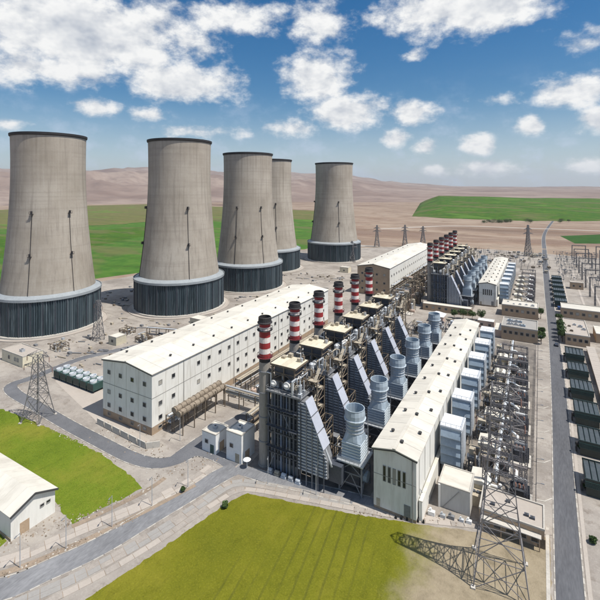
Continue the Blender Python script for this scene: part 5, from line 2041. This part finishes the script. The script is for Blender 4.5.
rubble('rubble', 'stones and dry scraps on the bare ground beside the curving road',
       [(at(0, 545), at(60, 525), 2.2), (at(60, 527), at(150, 490), 1.0), (at(0, 577), at(140, 516), .5), (at(150, 480), at(215, 458), 2.0), (at(10, 410), at(120, 462), .7), (at(160, 452), at(100, 430), 2.5), (at(356, 512), at(470, 525), .8)], 800, 3)
post = MB().cyl((0, 0, 0), (0, 0, 8.4), .11, .07, n=7).mesh('pole', M['galv'])
arm2 = MB().bar((0, 0, 8.3), (1.7, 0, 8.7), .09).box(1.2, 2.0, -.14, .14, 8.62, 8.76).mesh('lamp_arm', M['steel_grey'])
for i, (px, py) in enumerate(((20, 568), (66, 549), (112, 527), (152, 506), (188, 487), (140, 448), (180, 441), (268, 484), (316, 495), (420, 519))):
    t = thing('lamp_post', 'slim grey lamp post ' + ['at the lower left beside the curving road', 'beside the curving road, second from the lower left', 'beside the curving road below the bright lawn', 'beside the curving road below the lawn tip', 'beside the curving road near the junction', 'at the corner of the grey retaining wall', 'before the flank of the long white hall', 'before the nearest boiler by the road', 'before the sloping duct of the nearest boiler', 'before the grey end of the cream hall'][i], 'lamp post', (*at(px, py), .1), R(-60), 'lamp posts along the front roads')
    put('pole', post, t)
    put('lamp_arm', arm2, t)


# ------------------------------------------------------------------ vehicles
def car(label, loc, rz, paint, van=False, group='vehicles of the plant'):
    t = thing('parked_van' if van else 'car', label, 'van' if van else 'car', loc, rz, group)
    L2, W2 = (2.7, 1.0) if van else (2.15, .88)
    if van:
        prof = [(-L2, .35), (L2, .35), (L2, 1.0), (L2 - .55, 1.25), (L2 - 1.2, 2.15), (-L2 + .1, 2.2), (-L2, 1.9)]
    else:
        prof = [(-L2, .35), (L2, .35), (L2, .78), (L2 - .9, .95), (L2 - 1.55, 1.42), (-L2 + .95, 1.45), (-L2 + .25, 1.0), (-L2, .9)]
    mb = MB().xprism(prof, -W2, W2)
    mb.build('body', paint, t)
    z0, z1 = (1.3, 1.95) if van else (.98, 1.36)
    for s in (-1, 1):
        MB().box(-L2 + (.5 if van else 1.0), L2 - (1.5 if van else 1.65), s * W2 - .02, s * W2 + .02, z0, z1).build('side_window', M['glass'], t)
        for x in (-L2 + .7, L2 - .75):
            w_ = MB().cyl((x, s * (W2 - .1), .36), (x, s * (W2 + .06), .36), .36, n=14).build('wheel', M['rubber'], t)
            MB().cyl((x, s * (W2 + .05), .36), (x, s * (W2 + .09), .36), .2, n=10).build('rim', M['galv'], w_)
        MB().box(L2 - .03, L2 + .03, s * .6 - .2, s * .6 + .2, .6, .78).build('headlight', M['white'], t)
    a = Vector((L2 - (.5 if van else .95), 0, 1.3 if van else 1.0))
    b = Vector((L2 - (1.15 if van else 1.5), 0, 2.05 if van else 1.38))
    MB().bar(a, b, W2 * 1.7, .08).build('windscreen', M['glass'], t)
    return t


M['car_white'] = mat('white_car_paint', (.75, .75, .74), .25, .03, spec=.6)
M['car_dark'] = mat('dark_car_paint', (.03, .035, .05), .25, .1, spec=.6)
M['car_blue'] = mat('blue_car_paint', (.05, .09, .22), .25, .1, spec=.6)
M['car_silver'] = mat('silver_car_paint', (.42, .43, .45), .25, .05, metal=.4, spec=.6)
car('dark car driving on the straight road near the tan offices', (8.4, 287, .08), R(90), M['car_dark'])
car('white car parked below the straight road trees', (-1.0, 312, .08), R(90), M['car_white'])
car('blue van parked by the far coolers', (12.6, 374, .08), R(90), M['car_blue'], True)
car('blue car parked beside the blue van', (15.8, 373, .08), R(90), M['car_blue'])


# ------------------------------------------------------------------ trees
def tree(label, loc, h, rad, seed, shrub=False, group='trees of the plant'):
    rnd = random.Random(seed)
    t = thing('shrub' if shrub else 'tree', label, 'shrub' if shrub else 'tree', (*loc, .04), rnd.uniform(0, 6), group)
    mb = MB()
    th = h * (.18 if shrub else .42)
    mb.cyl((0, 0, 0), (.1, 0, th), .22 * h / 7, .14 * h / 7, n=7)
    tips = []
    for k in range(5):
        a = k * 1.3 + rnd.uniform(-.3, .3)
        p = (rad * .5 * math.cos(a), rad * .5 * math.sin(a), th + (h - th) * rnd.uniform(.3, .75))
        mb.cyl((.1, 0, th * .9), p, .1 * h / 7, .03, n=5)
        tips.append(p)
    mb.build('trunk', M['bark'], t)
    mb = MB()
    clumps = [(Vector(p), rad * rnd.uniform(.35, .6)) for p in tips] + [(Vector((rnd.uniform(-.5, .5) * rad, rnd.uniform(-.5, .5) * rad, th + (h - th) * rnd.uniform(.2, .85))), rad * rnd.uniform(.3, .5)) for _ in range(6)]
    for c, r in clumps:
        for k in range(130):
            d = Vector((rnd.gauss(0, 1), rnd.gauss(0, 1), rnd.gauss(0, 1))).normalized() * r * rnd.uniform(.5, 1.05)
            p = c + d
            a = Vector((rnd.gauss(0, 1), rnd.gauss(0, 1), rnd.gauss(0, 1))).normalized()
            b = a.cross(Vector((rnd.gauss(0, 1), rnd.gauss(0, 1), rnd.gauss(0, 1)))).normalized()
            s = rnd.uniform(.16, .40)
            mb.add([p - a * s, p + b * s * .6, p + a * s, p - b * s * .6], [(0, 1, 2, 3)])
    mb.build('crown', M['leaf'], t)
    return t


TR = [((.6, 285), 6.5, 2.0, 'green tree left of the straight road at the tan office corner'), ((.7, 291), 6, 1.9, 'second tree left of the straight road beside the nearer tan office'), ((.8, 297), 6.4, 2.0, 'third tree left of the straight road beside the nearer tan office'),
      ((.4, 340), 6.5, 2.0, 'tree left of the straight road by the farther tan office'), ((11.6, 296), 7, 2.2, 'tree right of the straight road, first before the pink roofed office'), ((11.4, 303), 7.4, 2.3, 'tree right of the straight road, second beside the pink roofed office'),
      ((11.4, 311), 7, 2.2, 'tree right of the straight road, third beside the pink roofed office'), ((11.5, 319), 6.6, 2.1, 'tree right of the straight road, fourth beside the pink roofed office'), ((11.2, 334), 6.6, 2.2, 'tree right of the straight road by the wide brown office'),
      ((-47, 313), 6, 2.6, 'leafy tree between the near cream hall and narrow building, leftmost'), ((-41, 314), 5.6, 2.6, 'leafy tree between the near cream hall and narrow building, middle'), ((-35.4, 315), 6.2, 2.7, 'leafy tree between the near cream hall and narrow building, rightmost'),
      ((-52.5, 311), 5.4, 2.3, 'leafy tree beside the white hipped hut'), ((54, 312), 7, 2.6, 'tree at the right end of the low brown store')]
for i, (p, h, r, l) in enumerate(TR):
    tree(l, p, h * 1.12, r * 1.25, 300 + i)
for i in range(7):
    tree('small dark shrub edging the road right side, %s from the front' % ORD[i].replace('nearest', 'first'), (11.9, 132 + 23.2 * i), 1.7, .9, 340 + i, True, 'shrubs by the coolers')
tree('dark round shrub at the corner of the middle lawn', at(225, 508), 1.6, .9, 360, True)
tree('dark shrub on the footway left of the middle lawn', at(183, 492), 1.4, .7, 361, True)
rnd = random.Random(21)
NTH = ['first', 'second', 'third', 'fourth', 'fifth', 'sixth', 'seventh', 'eighth', 'ninth', 'tenth', 'eleventh', 'twelfth', 'thirteenth', 'fourteenth', 'fifteenth', 'sixteenth', 'seventeenth', 'eighteenth', 'nineteenth', 'twentieth', 'twenty-first', 'twenty-second', 'twenty-third', 'twenty-fourth', 'twenty-fifth', 'last']
PXS = sorted((486, 499, 505, 511, 526, 560)[i % 6] + rnd.gauss(0, 5) for i in range(26))
for i in range(26):
    px = PXS[i]
    tree('distant dark tree below the green hill, %s from the left' % NTH[i], at(px, 221.5 + rnd.uniform(0, 1.6)), rnd.uniform(4, 8), rnd.uniform(5, 11), 380 + i, False, 'tree belt below the green hill')


# ------------------------------------------------------------------ hazy air
HAZE = 0.00004
if HAZE:
    m = bpy.data.materials.new('hazy_air')
    m.use_nodes = True
    nt = m.node_tree
    nt.nodes.clear()
    o_ = nt.nodes.new('ShaderNodeOutputMaterial')
    v_ = nt.nodes.new('ShaderNodeVolumePrincipled')
    v_.inputs['Color'].default_value = (.86, .92, 1, 1)
    v_.inputs['Density'].default_value = HAZE
    v_.inputs['Anisotropy'].default_value = .2
    nt.links.new(v_.outputs[0], o_.inputs['Volume'])
    hz = MB().box(-26000, 26000, -26000, 26000, -4, 780).build('haze', m)
    tag(hz, 'thin pale haze over the plain', 'haze', kind='stuff')
